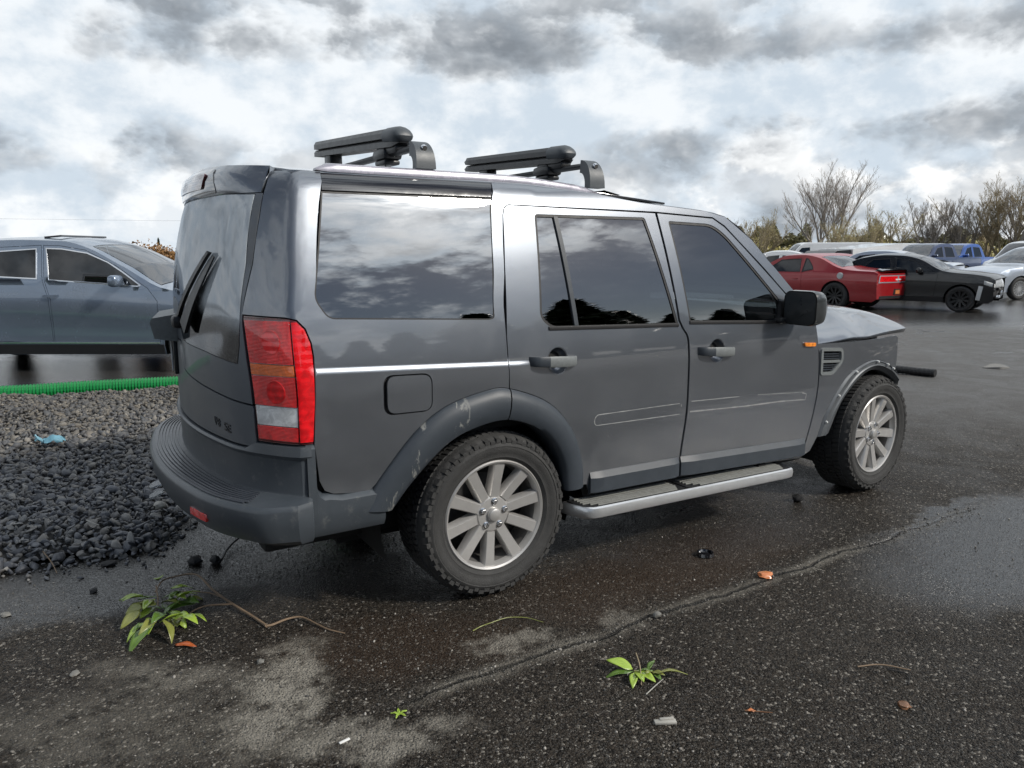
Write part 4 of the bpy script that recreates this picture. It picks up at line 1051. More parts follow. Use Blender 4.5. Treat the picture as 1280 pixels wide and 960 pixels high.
def mk_gravel():
    m, t = newmat('gravel'); o = t.obj(); rnd = t.n('NewGeometry', out=8)
    c = t.n('ValToRGB', {0: rnd}); r_ = c.node.color_ramp; r_.elements[0].color = (.065, .068, .075, 1); r_.elements[1].color = (.15, .145, .135, 1)
    for ps, cl_ in ((.35, (.10, .102, .108, 1)), (.62, (.12, .117, .112, 1)), (.86, (.17, .158, .14, 1)), (.95, (.26, .25, .23, 1))):
        e = r_.elements.new(ps); e.color = cl_
    y = t.xyz(t.pos())[1]
    c = t.mix(t.ss(t.add(y, t.mul(t.noise(o, 1.2, 4, .6), 1.2)), 1.2, 5.2), t.mix(1., c, (1.12, 1.16, 1.24), 'MULTIPLY'), t.mix(1., c, (.82, .79, .74), 'MULTIPLY'))   # colour lightens near stones against the car's shadow, darkens the sunlit far side
    c = t.mix(1., c, t.mix(t.noise(o, 60., 5, .65), (.7, .7, .7), (1.3, 1.28, 1.25)), 'MULTIPLY')
    P(t, c=c, r=t.lin(rnd, 0., 1., .45, .8), nrm=t.bump(t.noise(o, 130., 4, .6), .5, .004))
    rg_ = np.random.default_rng(3); P_ = []; SZ = []
    for sp_, lift, ks in ((.034, .0, (.015, .032)), (.044, .018, (.013, .036))):
        gx, gy = np.meshgrid(np.arange(-4.6, 1.3, sp_), np.arange(.35, 6.5, sp_)); gx = gx.ravel()+rg_.uniform(-.5, .5, gx.size)*sp_; gy = gy.ravel()+rg_.uniform(-.5, .5, gy.size)*sp_
        k = pip_np(gx, gy, GP) & (gx > -3.5-.12*gy); gx = gx[k]; gy = gy[k]
        s_ = rg_.uniform(*ks, gx.size)*rg_.choice([.7, 1., 1., 1.25], gx.size)
        P_.append(np.stack([gx, gy, bed_z(gx, gy)+lift+rg_.uniform(-.008, .008, gx.size)], 1)); SZ.append(s_)
    # strays rolled out onto the asphalt
    n = 170; t_ = rg_.uniform(0, 1, n); ex = -2.6+t_*1.7; ey = np.interp(ex, [-3, -1.96, -1.62, -1.35, -1.14, -.9], [.66, .53, .5, .42, .6, 1.1])-np.abs(rg_.normal(0, .07, n))
    s2 = rg_.uniform(.006, .022, n); P_.append(np.stack([ex, ey, s2*.4], 1)); SZ.append(s2)
    pts = np.concatenate(P_); sz = np.concatenate(SZ)
    nr = pts[:, 1] < 2.0
    tag(stones('gravel', pts[nr], sz[nr]*1.02, 'gravel', 5, sub=2, planes=9), 'wet, shaded angular crushed stone at the near edge of the gravel beside the bumper', None, kind='stuff')
    tag(stones('gravel', pts[~nr], sz[~nr]*1.0, 'gravel', 6, sub=1, planes=5), 'paler sunlit crushed stone on the far side towards the green hose', None, kind='stuff')
    simple('bed_soil', (.035, .034, .033), .9)
    xs = np.linspace(-5, 1.2, 63); ys = np.linspace(.4, 6.5, 62); V = []; F = []
    idx = {}
    for i, x_ in enumerate(xs):
        for j, y_ in enumerate(ys):
            if pip_np(np.array([x_]), np.array([y_]), GP)[0]:
                idx[i, j] = len(V); V.append((x_, y_, float(bed_z(np.array([x_]), np.array([y_]))[0])-.012))
    for (i, j) in list(idx):
        if (i+1, j) in idx and (i, j+1) in idx and (i+1, j+1) in idx: F.append([idx[i, j], idx[i+1, j], idx[i+1, j+1], idx[i, j+1]])
    tag(mesh('gravel_bed', V, F, 'bed_soil'), 'soil under the crushed stone', None, kind='structure')
mk_gravel()
def octa(name, x, y, s_, rg_, mat):
    n = x.size; b = np.array([[1, 0, 0], [0, 1, 0], [-1, 0, 0], [0, -1, 0], [0, 0, 1.], [.35, .2, .75]]); bf = np.array([[0, 1, 5], [1, 2, 4], [2, 3, 4], [3, 0, 5], [1, 4, 5], [3, 5, 4]])
    V = b[None]*rg_.uniform(.6, 1.35, (n, 6, 1)); V[:, :, 2] *= .55; a = rg_.uniform(0, 6.283, n); ca, sa = np.cos(a)[:, None], np.sin(a)[:, None]
    V = np.stack([V[:, :, 0]*ca-V[:, :, 1]*sa, V[:, :, 0]*sa+V[:, :, 1]*ca, V[:, :, 2]-.12], 2)*s_[:, None, None]; V[:, :, 0] += x[:, None]; V[:, :, 1] += y[:, None]
    F = (bf[None]+(np.arange(n)*6)[:, None, None]).reshape(-1, 3); me = bpy.data.meshes.new(name); me.vertices.add(n*6); me.vertices.foreach_set('co', V.ravel())
    me.loops.add(F.size); me.loops.foreach_set('vertex_index', F.ravel().astype(np.int32)); me.polygons.add(len(F)); me.polygons.foreach_set('loop_start', np.arange(0, F.size, 3, dtype=np.int32)); me.polygons.foreach_set('loop_total', np.full(len(F), 3, np.int32))
    me.update(calc_edges=True); me.materials.append(MATS[mat]); return link(bpy.data.objects.new(name, me))
def mk_grit():
    m, t = newmat('grit'); rnd = t.n('NewGeometry', out=8)
    c = t.n('ValToRGB', {0: rnd}); r_ = c.node.color_ramp; r_.elements[0].color = (.03, .03, .03, 1); r_.elements[1].color = (.34, .32, .29, 1)
    e = r_.elements.new(.6); e.color = (.12, .112, .10, 1)
    P(t, c=c, r=.75)
    m, t = newmat('aggregate'); rnd = t.n('NewGeometry', out=8); o = t.obj(); x, y, z = t.xyz(t.pos())
    c = t.n('ValToRGB', {0: rnd}); r_ = c.node.color_ramp; r_.elements[0].color = (.010, .0095, .009, 1); r_.elements[1].color = (.27, .25, .22, 1)
    for ps, v in ((.45, .022), (.75, .05), (.92, .11)): e = r_.elements.new(ps); e.color = (v*1.05, v*.98, v*.88, 1)
    P(t, c=c, r=t.lin(rnd, 0., 1., .25, .6), spec=.4)
    rg_ = np.random.default_rng(21); n = 80000
    D = 1.55*(4.6/1.55)**rg_.uniform(0, 1, n); lat = rg_.uniform(-.74, .74, n)*D; x = CAM.x+RT.x*lat+FW.x*D; y = CAM.y+RT.y*lat+FW.y*D
    k = ~((y > .35) & (x < -.9)); x = x[k]; y = y[k]; n = x.size
    s_ = .0016+.0032*rg_.uniform(0, 1, n)**2
    o_ = octa('asphalt_aggregate', x, y, s_, rg_, 'aggregate'); tag(o_, 'small stones set in the surface of the near asphalt', None, kind='stuff')
    rg_ = np.random.default_rng(11); n = 5200
    D = 1.6+rg_.uniform(0, 1, n)**1.6*4.5; lat = rg_.uniform(-.75, .75, n)*D
    x = CAM.x+RT.x*lat+FW.x*D; y = CAM.y+RT.y*lat+FW.y*D
    # denser along the seam and the dusty patch
    n2 = 1500; x2 = rg_.uniform(-.8, 3.1, n2); y2 = -1.475+rg_.normal(0, .035, n2); n3 = 900; x3 = -1.05+rg_.normal(0, .35, n3); y3 = -1.15+rg_.normal(0, .3, n3)
    x = np.concatenate([x, x2, x3]); y = np.concatenate([y, y2, y3]); s_ = .0012+.0045*rg_.uniform(0, 1, x.size)**5
    tag(stones('loose_grit', np.stack([x, y, s_*.35], 1), s_, 'grit', 12), 'fine grit scattered over the asphalt', None, kind='stuff')
mk_grit()

# ------------------------------------------------------------------ green hose and litter on the ground
simple('hose_green', (.010, .19, .048), .32, coat=.3, var=.2, nscale=8)
def corrugated(name, pts, r_, pitch, amp, mat, n=14):
    P_ = [Vector(p) for p in pts]; cum = [0]
    for a, b in zip(P_, P_[1:]): cum.append(cum[-1]+(b-a).length)
    def at(s):
        for i in range(len(P_)-1):
            if s <= cum[i+1] or i == len(P_)-2: return P_[i].lerp(P_[i+1], (s-cum[i])/(cum[i+1]-cum[i]))
    c = []; rr = []; k = 0; s = 0
    while s < cum[-1]:
        c.append(at(s)); rr.append(r_+(amp if k % 4 in (1, 2) else -amp)); s += pitch/4; k += 1
    b = MB(); b.tube(c, rr, n); return b.build(name, mat, None, sharp=None, fix=False)
def curve3(pts, n): # smooth 3D polyline
    P_ = [Vector(p) for p in pts]; P_ = [P_[0]*2-P_[1]]+P_+[P_[-1]*2-P_[-2]]; m_ = len(pts)-1; out = []
    for i in range(n):
        u = i/(n-1)*m_; k = min(int(u), m_-1); t = u-k; a, b, c, d = P_[k:k+4]
        out.append(.5*((2*b)+(c-a)*t+(2*a-5*b+4*c-d)*t*t+(3*b-a-3*c+d)*t**3))
    return out
tag(corrugated('suction_hose', curve3([(-5.2, 6.72, .075), (-3.6, 6.22, .075), (-2.13, 5.79, .072), (-1.4, 5.66, .075), (-.57, 5.45, .08), (.3, 5.2, .075), (1.25, 4.95, .075)], 60), .078, .032, .006, 'hose_green'), 'bright green ribbed hose lying along the far edge of the gravel', 'hose')

def leafmat(name, col, col2):
    m, t = newmat(name); o = t.obj(); c = t.mix(t.noise(o, 14., 5, .6), col, col2)
    P(t, c=c, r=.35, coat=.25, coatr=.2, sss=0.)
leafmat('leaf_green', (.16, .27, .018), (.36, .48, .07)); leafmat('leaf_dark', (.05, .11, .015), (.12, .20, .035)); leafmat('leaf_red', (.28, .045, .012), (.45, .12, .03)); leafmat('leaf_olive', (.13, .15, .03), (.25, .26, .07))
leafmat('leaf_brown', (.10, .045, .02), (.22, .10, .04)); leafmat('leaf_orange', (.45, .10, .03), (.65, .28, .10))
simple('bark_pale', (.20, .14, .09), .7, var=.35); simple('dry_grass', (.35, .28, .18), .7); simple('wood_chip', (.32, .31, .28), .7, var=.3); simple('chip_white', (.7, .7, .68), .5); simple('clod', (.012, .012, .013), .75, var=.5, bmp=.5, bscale=60); simple('pebble', (.17, .165, .15), .75, var=.4, bmp=.4, bscale=80)
simple('glove_blue', (.16, .36, .45), .5, var=.2); simple('cable_black', (.012, .012, .013), .5)
m, t = newmat('clear_plastic'); P(t, c=(.6, .62, .63), r=.12, trans=.75, ior=1.45)
def leaf(par, base, az, tilt, L, wd, mat, curl=.25, fold=.3, roll=0.):
    rows = []; n = 8
    M = Matrix.Translation(base) @ Matrix.Rotation(az, 4, 'Z') @ Matrix.Rotation(-tilt, 4, 'Y') @ Matrix.Rotation(roll, 4, 'X')
    for i in range(n+1):
        u = i/n; hw_ = wd*.5*(math.sin(math.pi*u**.8)**.8 if 0 < u < 1 else .02); a = curl*u*u; x = L*u
        row = []
        for s in (-1, -.5, 0, .5, 1): row.append(M @ Vector((x*(1-.1*a), s*hw_, -a*L*.5*u+abs(s)*hw_*fold+.002*math.sin(9*u+s*3))))
        rows.append(row)
    o_ = grid('leaf', rows, mat, par, sharp=None); o_.modifiers.new('t', 'SOLIDIFY').thickness = .0008
    return o_
def branch():
    br = tag(empty('broken_branch', (-1.30, -.35, 0)), 'broken leafy evergreen branch with long bare twigs behind the tailgate corner', 'branch'); o0 = br.location
    L = lambda p: Vector(p)-o0
    st = MB(); m1 = [(-1.341, -.161, .04), (-1.299, -.072, .05), (-1.236, -.042, .045), (-1.175, -.06, .05), (-1.142, -.121, .05), (-1.113, -.267, .035), (-1.062, -.428, .022), (-1.019, -.543, .012), (-.977, -.685, .008)]
    c = curve3([L(p) for p in m1], 40); st.tube(c, lambda u: .003+.0035*u, 7)
    c = curve3([L(p) for p in [(-.985, -.68, .008), (-.954, -.684, .008), (-.89, -.675, .012), (-.834, -.694, .014), (-.80, -.773, .012), (-.766, -.85, .008), (-.719, -.912, .006)]], 26); st.tube(c, lambda u: .0055-.003*u, 7)
    c = curve3([L(p) for p in [(-1.352, -.48, .03), (-1.267, -.47, .035), (-1.217, -.418, .03), (-1.158, -.403, .03), (-1.064, -.428, .022)]], 20); st.tube(c, lambda u: .002+.0025*u, 6)
    c = curve3([L(p) for p in [(-1.244, -.165, .02), (-1.2, -.212, .028), (-1.134, -.273, .03), (-1.09, -.35, .028)]], 14); st.tube(c, lambda u: .002+.001*u, 6)
    c = curve3([L(p) for p in [(-1.33, -.10, .045), (-1.35, -.30, .03), (-1.42, -.46, .008)]], 14); st.tube(c, .003, 6)
    st.build('twig', 'bark_pale', br)
    rd = random.Random(4)
    spots = [(-1.389, -.121, 2.9), (-1.311, -.084, 1.9), (-1.362, -.309, 4.2), (-1.333, -.283, 5.2), (-1.283, -.225, .4), (-1.40, -.313, 3.6), (-1.277, -.327, 5.9), (-1.323, -.376, 4.6), (-1.409, -.444, 3.9), (-1.362, -.434, 4.4), (-1.309, -.41, 5.4), (-1.38, -.50, 4.1), (-1.355, -.53, 4.9), (-1.26, -.50, 5.6), (-1.34, -.47, 4.5), (-1.34, -.20, 3.4), (-1.30, -.30, 1.), (-1.36, -.36, 2.6), (-1.32, -.34, .2), (-1.29, -.26, 4.8), (-1.38, -.40, 4.6), (-1.30, -.45, 5.0)]
    spots += [(x+rd.gauss(0, .03), y+rd.gauss(0, .05), a+rd.gauss(0, .8)) for x, y, a in spots[2:20]]
    for i, (x, y, a) in enumerate(spots):
        lf = rd.choice(['leaf_green', 'leaf_green', 'leaf_olive', 'leaf_dark', 'leaf_dark'])
        leaf(br, L((x, y, rd.uniform(.018, .075))), a+rd.uniform(-.4, .4), rd.uniform(-.3, .5), rd.uniform(.08, .125), rd.uniform(.034, .048), lf, rd.uniform(.1, .7), rd.uniform(.1, .5), rd.uniform(-.5, .5))
branch()
lf = empty('fallen_leaf', (-1.33, -.64, 0)); leaf(lf, Vector((0, 0, .006)), -.6, .05, .09, .034, 'leaf_red', .2, .3); tag(lf, 'single rust-red leaf on the asphalt below the leafy branch', 'leaf', 'single fallen leaves')
def sprig():
    sp_ = tag(empty('leaf_sprig', (.10, -1.77, 0)), 'small bright green leaf sprig lying alone on the near asphalt', 'leaf sprig')
    rd = random.Random(9)
    for (x, y, a, L_, w_, m_, tl_) in ((.005, .012, 2.35, .105, .045, 'leaf_green', .35), (-.005, .0, 2.75, .12, .03, 'leaf_dark', .05), (-.002, -.008, 3.9, .095, .034, 'leaf_green', .12), (.0, -.012, 4.4, .075, .03, 'leaf_green', .25), (.01, -.014, 4.9, .08, .034, 'leaf_green', .1), (.012, -.004, 5.6, .06, .026, 'leaf_dark', .15), (.045, -.045, 5.2, .055, .024, 'leaf_olive', .3), (.05, -.05, 4.6, .05, .022, 'leaf_dark', .2), (.055, -.04, 3.4, .05, .022, 'leaf_olive', .4), (.045, -.055, -.55, .13, .036, 'leaf_olive', .22), (.05, -.02, .4, .06, .022, 'leaf_dark', .3)):
        leaf(sp_, Vector((x, y, .012)), a, tl_, L_, w_, m_, rd.uniform(.1, .5), rd.uniform(.2, .6), rd.uniform(-.4, .4))
    MB().tube([(0, 0, .012), (.03, -.03, .016), (.06, -.05, .012)], .003, 6).build('stem', 'leaf_olive', sp_)
sprig()
def stick(name, pts, r_, mat, label, cat='twig', group='dry stalks on the asphalt'):
    o0 = Vector((pts[0][0], pts[0][1], 0)); b = MB(); b.tube(curve3([Vector(p)-o0 for p in pts], 18), lambda u: r_*(1-.4*u), 6); o_ = b.build(name, mat); o_.location = o0; return tag(o_, label, cat, group)
stick('dry_stalk', [(.183, -1.687, .02), (.13, -1.77, .022), (.069, -1.848, .006)], .0022, 'dry_grass', 'reddish dry stalk lying across the middle of the leaf sprig')
stick('dry_stalk', [(.046, -1.898, .004), (.10, -1.882, .008), (.157, -1.867, .012)], .0024, 'wood_chip', 'pale straight stalk at the foot of the leaf sprig')
stick('thin_root', [(-.258, -1.172, .004), (-.21, -1.16, .006), (-.166, -1.166, .012), (-.11, -1.165, .014), (-.068, -1.17, .012), (-.006, -1.201, .006), (.032, -1.267, .004)], .0024, 'leaf_olive', 'long thin curved twig in front of the rear wheel')
stick('dry_stalk', [(-1.772, .616, .06), (-1.735, .501, .03), (-1.716, .40, .006)], .003, 'bark_pale', 'thin pale stalk hanging off the gravel edge')
stick('dry_stalk', [(-1.56, .757, .135), (-1.508, .672, .125)], .004, 'wood_chip', 'short pale stick lying on top of the gravel')
stick('dark_twig', [(.85, -2.19, .006), (.93, -2.235, .012), (1.0, -2.31, .005)], .003, 'bark_pale', 'dark twig on the wet asphalt at the lower right')
stick('dry_stalk', [(.93, -2.26, .006), (.96, -2.32, .006), (.90, -2.36, .004)], .0028, 'clod', 'short black twig beside the dark twig at the lower right')
stick('dry_stalk', [(.27, -2.15, .004), (.34, -2.21, .005)], .0024, 'leaf_brown', 'brown stalk beside the tiny amber leaf')
stick('loose_cable', [(-1.03, .10, .01), (-1.0, .12, .02), (-.949, .24, .02), (-.866, .343, .03), (-.762, .386, .05)], .008, 'cable_black', 'black cable end trailing on the wet ground under the rear bumper', 'cable', None).pop('group', None)
def rock(name, x, y, s, mat, label, cat, group=None, flat=.7, seed=0, z=0.):
    rd = random.Random(seed+int(x*1000)); bm = bmesh.new(); bmesh.ops.create_icosphere(bm, subdivisions=2, radius=1.)
    for v in bm.verts: k = 1+rd.uniform(-.26, .26); v.co = Vector((v.co.x*k*s*1.1, v.co.y*k*s*.9, v.co.z*k*s*flat))
    me = bpy.data.meshes.new(name); bm.to_mesh(me); bm.free(); me.materials.append(MATS[mat]); me.polygons.foreach_set('use_smooth', [True]*len(me.polygons)); me.set_sharp_from_angle(angle=R(45))
    o_ = link(bpy.data.objects.new(name, me)); o_.location = (x, y, z+s*flat*.8); o_.rotation_euler = (0, 0, rd.uniform(0, 6)); return tag(o_, label, cat, group)
rock('pebble', .481, -1.484, .021, 'pebble', 'round grey pebble sitting on the asphalt seam', 'pebble')
rock('stone', -1.069, -.951, .014, 'pebble', 'small grey stone on the dusty patch below the branch', 'stone')
rock('stone', -1.915, .025, .022, 'pebble', 'flat grey stone near the left edge', 'stone', flat=.3)
rock('stone', -1.679, -.663, .018, 'pebble', 'flat stone on the speckled asphalt lower left', 'stone', flat=.35)
rock('dirt_clod', -1.117, .178, .034, 'clod', 'larger of the two black clods behind the rear bumper', 'clod', seed=3)
rock('dirt_clod', -1.031, .123, .027, 'clod', 'smaller black clod beside the loose cable', 'clod', flat=.95, seed=5)
rock('dirt_clod', -1.491, .391, .034, 'clod', 'flat black lump just off the gravel edge', 'clod', flat=.35)
rock('dirt_clod', -1.576, .084, .02, 'clod', 'small black lump on the wet asphalt left of the branch', 'clod', flat=.5)
rock('dirt_clod', 2.285, -.818, .035, 'clod', 'black clump of dirt behind the front wheel', 'clod', flat=.8)
rock('brick_chip', 1.211, -1.457, .036, 'leaf_orange', 'crumbled orange chip lying on the asphalt seam', 'chip', flat=.35)
rock('pale_stone', -1.184, .904, .035, 'wood_chip', 'yellowish stone under the clear plastic shards on the gravel', 'stone', z=.09)
rock('pale_stone', -1.028, .82, .038, 'debris_white', 'white stone beside the bumper at the gravel edge', 'stone', z=.04, flat=.8)
rock('dead_leaf', .765, -2.426, .022, 'leaf_brown', 'crumpled dark brown leaf at the lower right', 'leaf', flat=.4)
lf = empty('fallen_leaf', (.30, -2.17, 0)); leaf(lf, Vector((0, 0, .003)), 2.5, .1, .03, .018, 'leaf_orange', .2, .2); tag(lf, 'tiny amber leaf on the asphalt below the seam', 'leaf', 'single fallen leaves')
b = MB(); b.lathe([(0, .010), (.022, .010), (.028, .006), (.034, .016), (.042, .016), (.046, .0), (0, .0)], 24, Matrix.Translation((1.153, -1.12, .005)) @ Matrix.Rotation(R(90), 4, 'X') ); o_ = b.build('bottle_top', 'gloss_black'); tag(o_, 'round glossy black cap on the brown-stained asphalt beside the running board', 'cap')
o_ = MB().box((0, 0, .006), (.075, .022, .010), .003, (0, 0, R(-28))).box((.01, .004, .012), (.05, .012, .006), .002, (0, 0, R(-24))).build('wood_chip', 'wood_chip'); o_.location = (-.009, -2.054, 0); tag(o_, 'flat grey wood chip near the bottom centre', 'wood chip')
o_ = MB().box((0, 0, .003), (.038, .010, .005), .002, (0, 0, R(10))).build('white_chip', 'chip_white'); o_.location = (-.956, -1.575, 0); tag(o_, 'small white chip at the edge of the dusty patch', 'chip')
sp2 = tag(empty('seedling', (-.748, -1.535, 0)), 'tiny green seedling growing from the asphalt left of centre', 'seedling')
for k in range(5): leaf(sp2, Vector((0, 0, .004)), k*1.3, .15, .03, .010, 'leaf_green', .2, .2)
# crumpled blue glove, clear plastic shards on the gravel
rd = random.Random(2); V = []; F = []; n = 9
for i in range(n):
    for j in range(n):
        u, v = i/(n-1)-.5, j/(n-1)-.5; V.append(Vector((u*.16, v*.10, .05*math.exp(-6*(u*u+v*v))+rd.uniform(-.015, .018))))
for i in range(n-1):
    for j in range(n-1):
        if not (i in (0, n-2) and j % 3 == 0): F.append([i*n+j, (i+1)*n+j, (i+1)*n+j+1, i*n+j+1])
o_ = mesh('plastic_glove', V, F, 'glove_blue'); o_.modifiers.new('t', 'SOLIDIFY').thickness = .002; o_.location = (-1.68, 2.86, .125); tag(o_, 'crumpled light blue plastic glove lying on the gravel', 'glove')
for f_ in range(3): MB().tube([(-.07, -.03+f_*.025, .02), (-.10, -.035+f_*.03, .045), (-.115, -.03+f_*.035, .07 if f_ == 1 else .03)], .008, 6).build('finger', 'glove_blue', o_)
for i, (x, y, s_, lb) in enumerate(((-1.165, 1.23, .055, 'upper clear plastic shard on the gravel by the bumper'), (-1.185, 1.03, .05, 'lower clear plastic shard on the gravel by the bumper'))):
    b = MB(); pl = [(s_*math.cos(a)*random.uniform(.6, 1.2), s_*math.sin(a)*random.uniform(.5, 1.)) for a in np.linspace(0, 6.28, 8)[:-1]]
    b.prism(pl, lambda u, v, h: Vector((u, v*.7, h+.35*u+.25*v)), 0, .012); o_ = b.build('plastic_shard', 'clear_plastic', sharp=20); o_.location = (x, y, .135); tag(o_, lb, 'plastic shard')
o_ = corrugated('rubber_hose', curve3([(7.55, 1.95, .06), (7.66, 1.70, .055), (7.72, 1.515, .05), (7.75, 1.33, .055)], 12), .05, .05, .0015, 'cable_black'); tag(o_, 'short black rubber hose lying on the yard beyond the front wheel', 'hose')
simple('patch', (.17, .165, .155), .8, var=.3)
V = [Vector((9.28+.20*math.cos(a)*(1+.15*math.sin(3*a)), 1.345+.15*math.sin(a)*(1+.2*math.cos(2*a)), .012+.012*math.sin(a*2))) for a in np.linspace(0, 6.283, 22)[:-1]]
b = MB(); b.add([v+Vector((0, 0, .004)) for v in V]+[Vector((v.x, v.y, 0)) for v in V], [list(range(21))]+[[i, 21+i, 21+(i+1) % 21, (i+1) % 21] for i in range(21)]); tag(b.build('flattened_litter', 'patch', sharp=None), 'flattened pale scrap on the asphalt right of the black hose', 'litter')
# ------------------------------------------------------------------ other vehicles
WH = {}
def gen_wheel(rad, style):
    """simple road wheel facing -Y; made once per style, then copied"""
    key = (round(rad, 3), style)
    if key in WH: return WH[key]
    rt = empty('wheel'); tyre_mesh(rad, rad*.66, .10, tread=False).build('tyre', 'rubber', rt, sharp=40)
    am = {'dark': 'alloy_black', 'grey': 'alloy', 'bright': 'silver_trim'}[style]
    rm = MB(); r_ = rad*.67; rm.lathe([(r_, -.085), (r_*1.01, -.095), (r_*.95, -.095), (r_*.90, -.07), (r_*.88, .08)], 40); rm.lathe([(0, -.07), (r_*.2, -.075), (r_*.24, -.05), (r_*.24, 0)], 24)
    o_ = rm.build('rim', am, rt, sharp=35); MB().lathe([(r_*.9, .0), (0, .01)], 28).build('backing', 'under', rt)
    n = 10 if style != 'bright' else 15
    for k in range(n):
        a = 2*math.pi*k/n; c, s_ = math.cos(a), math.sin(a); w0_, w1_ = (.018, .026) if n == 10 else (.010, .014)
        V = [Vector((c*r0-s_*q, y, s_*r0+c*q)) for r0, q, y in ((r_*.18, -w0_, -.07), (r_*.18, w0_, -.07), (r_*.94, w1_, -.088), (r_*.94, -w1_, -.088), (r_*.18, -w0_, -.03), (r_*.18, w0_, -.03), (r_*.94, w1_, -.05), (r_*.94, -w1_, -.05))]
        MB().add(V, [[0, 1, 2, 3], [0, 4, 5, 1], [1, 5, 6, 2], [2, 6, 7, 3], [3, 7, 4, 0]]).build('spoke', am, o_, sharp=30)
    WH[key] = [rt, False]; return WH[key]
def car(name, label, cat, ref, lat, D, hx, hd, c, group=None, z=0.):
    """ref = local point (x,y) that stands at (lat, D); (hx,hd) = heading in the (lateral, depth) frame"""
    L, Wd = c['L'], c['W']; prof = herm(c['prof']); belt = herm(c['belt']) if 'belt' in c else (lambda x: 1.0); z0 = c.get('z0', .24); tum = c.get('tum', .36); bow = c.get('bow', .13)
    ang = math.atan2(hd, hx)+R(YAW-90); ca, sa = math.cos(ang), math.sin(ang)
    wpt = wp_(lat, D); rx = ref[0]-L/2; loc = Vector((wpt.x-(rx*ca-ref[1]*sa), wpt.y-(rx*sa+ref[1]*ca), z))
    root = empty(name, loc, ang); tag(root, label, cat, group); ox = -L/2; pm = c['paint']; st = c.get('step', .12); gl = c.get('glass', 'glass_soft')
    def hw_(x, zz):
        u = (x-L*.5)/(L*.5); h = Wd*(1-.09*abs(u)**3.2); b = belt(x)
        if zz > b: h -= (zz-b)*tum
        else:
            q = (b-zz)/max(.2, b-z0); h -= .035*(2*q-.75)**2*(1 if q > .375 else .5)
            h += .010*math.exp(-((zz-b*.80)/.16)**2)-.012*math.exp(-((zz-b*.50)/.14)**2)
        return h
    def Sd(x, zz): return Vector((x+ox, -hw_(x, zz), zz))
    def lid_(x, t):
        zt = prof(x); e1 = max(0, (x-(L-.35))/.35); e0 = max(0, (.3-x)/.3); cb = c.get('wsb', .10)*sum(max(0, 1-abs((x-xc)/.45)) for xc in c.get('ws', []))
        return Vector((x+ox+bow*(1-t*t)*(e1-e0)+cb*(1-t*t), t*hw_(x, zt), zt+c.get('crown', .05)*(1-abs(t)**3)))
    def fr(t, zz): return Vector((L+ox+bow*(1-t*t)-.05*((zz-.5)/.4)**2*.4, t*hw_(L, zz), zz))
    def rr(t, zz): return Vector((ox-bow*(1-t*t)+.03*((zz-.7)/.4)**2*.3, t*hw_(0, zz), zz))
    ra = c['wr']+.055; xs = [c['xr'], c['xf']]
    out = [(0, z0+.08), (.12, z0)]
    for xw in xs:
        a0 = math.asin(max(-1, min(1, (z0-c['wr'])/ra)))
        out += [(xw+ra*math.cos(a), c['wr']+ra*math.sin(a)) for a in np.linspace(math.pi-a0, a0, 15)]
    out += [(L-.1, z0), (L, z0+.08)]
    out += [(x, prof(x)) for x in np.linspace(L, 0, 40)]
    doors = c.get('doors', []); wins = c.get('wins', []); body_h = []; 
    wd_ = {}
    for w_ in wins:
        cx = sum(q[0] for q in w_)/len(w_); own = None
        for i, d_ in enumerate(doors):
            if pip_np(np.array([cx]), np.array([sum(q[1] for q in w_)/len(w_)]), d_)[0]: own = i
        wd_.setdefault(own, []).append(w_)
    sides = skin('body_side', out, Sd, pm, root, holes=list(doors)+wd_.get(None, []), step=st, gap=.0, mirror=True)
    for sd_i in (0, 1):
        sgn = 1 if sd_i == 0 else -1
        fn = Sd if sd_i == 0 else (lambda x, zz: Vector((Sd(x, zz).x, -Sd(x, zz).y, zz)))
        for i, d_ in enumerate(doors):
            do = skin('door', d_, fn, pm, root, holes=wd_.get(i, []), step=st, gap=.006, thick=.02, flip=sd_i == 1)
            for w_ in wd_.get(i, []):
                skin('window_pane', inset(w_, .012), fn, gl, do, step=st*1.5, thick=.004, o=-.006, flip=sd_i == 1)
                skin('window_trim', inset(w_, -.004), fn, c.get('trim', 'seal'), do, holes=[inset(w_, .010)], step=st, thick=.012, o=.003, flip=sd_i == 1)
            hx_ = c.get('handle', .13)
            x1 = min(q[0] for q in d_)+hx_; zb = belt(x1)-c.get('hdrop', .14); b = MB()
            rows = [[fn(x1+k*.045, zb)+Vector((0, -sgn*(.02+.012*math.sin(math.pi*k/4))*1, dz)) for dz in (-.015, .015)]+[fn(x1+k*.045, zb)+Vector((0, sgn*.005, dz)) for dz in (.018, -.018)] for k in range(5)]
            grid('door_handle', rows, c.get('handle_mat', pm), do, cv=True, capends=True, sharp=40)
        for w_ in wd_.get(None, []):
            skin('window_pane', inset(w_, .010), fn, gl, root, step=st*1.5, thick=.004, o=-.006, flip=sd_i == 1)
            skin('window_trim', inset(w_, -.010), fn, c.get('trim', 'seal'), root, holes=[inset(w_, .014)], step=st, thick=.012, o=.003, flip=sd_i == 1)
        xi, zi = c.get('mirror', (L*.64, belt(L*.64)+.08)); mp = fn(xi, zi)
        MB().box(mp+Vector((0, -sgn*.12, 0)), (.13, .22, .15), .05, None, 3).box(mp+Vector((0, -sgn*.01, -.04)), (.10, .08, .05), .015).build('door_mirror', c.get('mirror_mat', pm), root)
        b = MB(); b.prism([(c['xr']+ra, z0+.005), (c['xf']-ra, z0+.005), (c['xf']-ra, z0+.13), (c['xr']+ra, z0+.13)], lambda u, v, h: fn(u, v)+Vector((0, -sgn*h, 0)), .002, .022); b.build('sill', c.get('sill', 'black_plastic'), root)
    gh = []
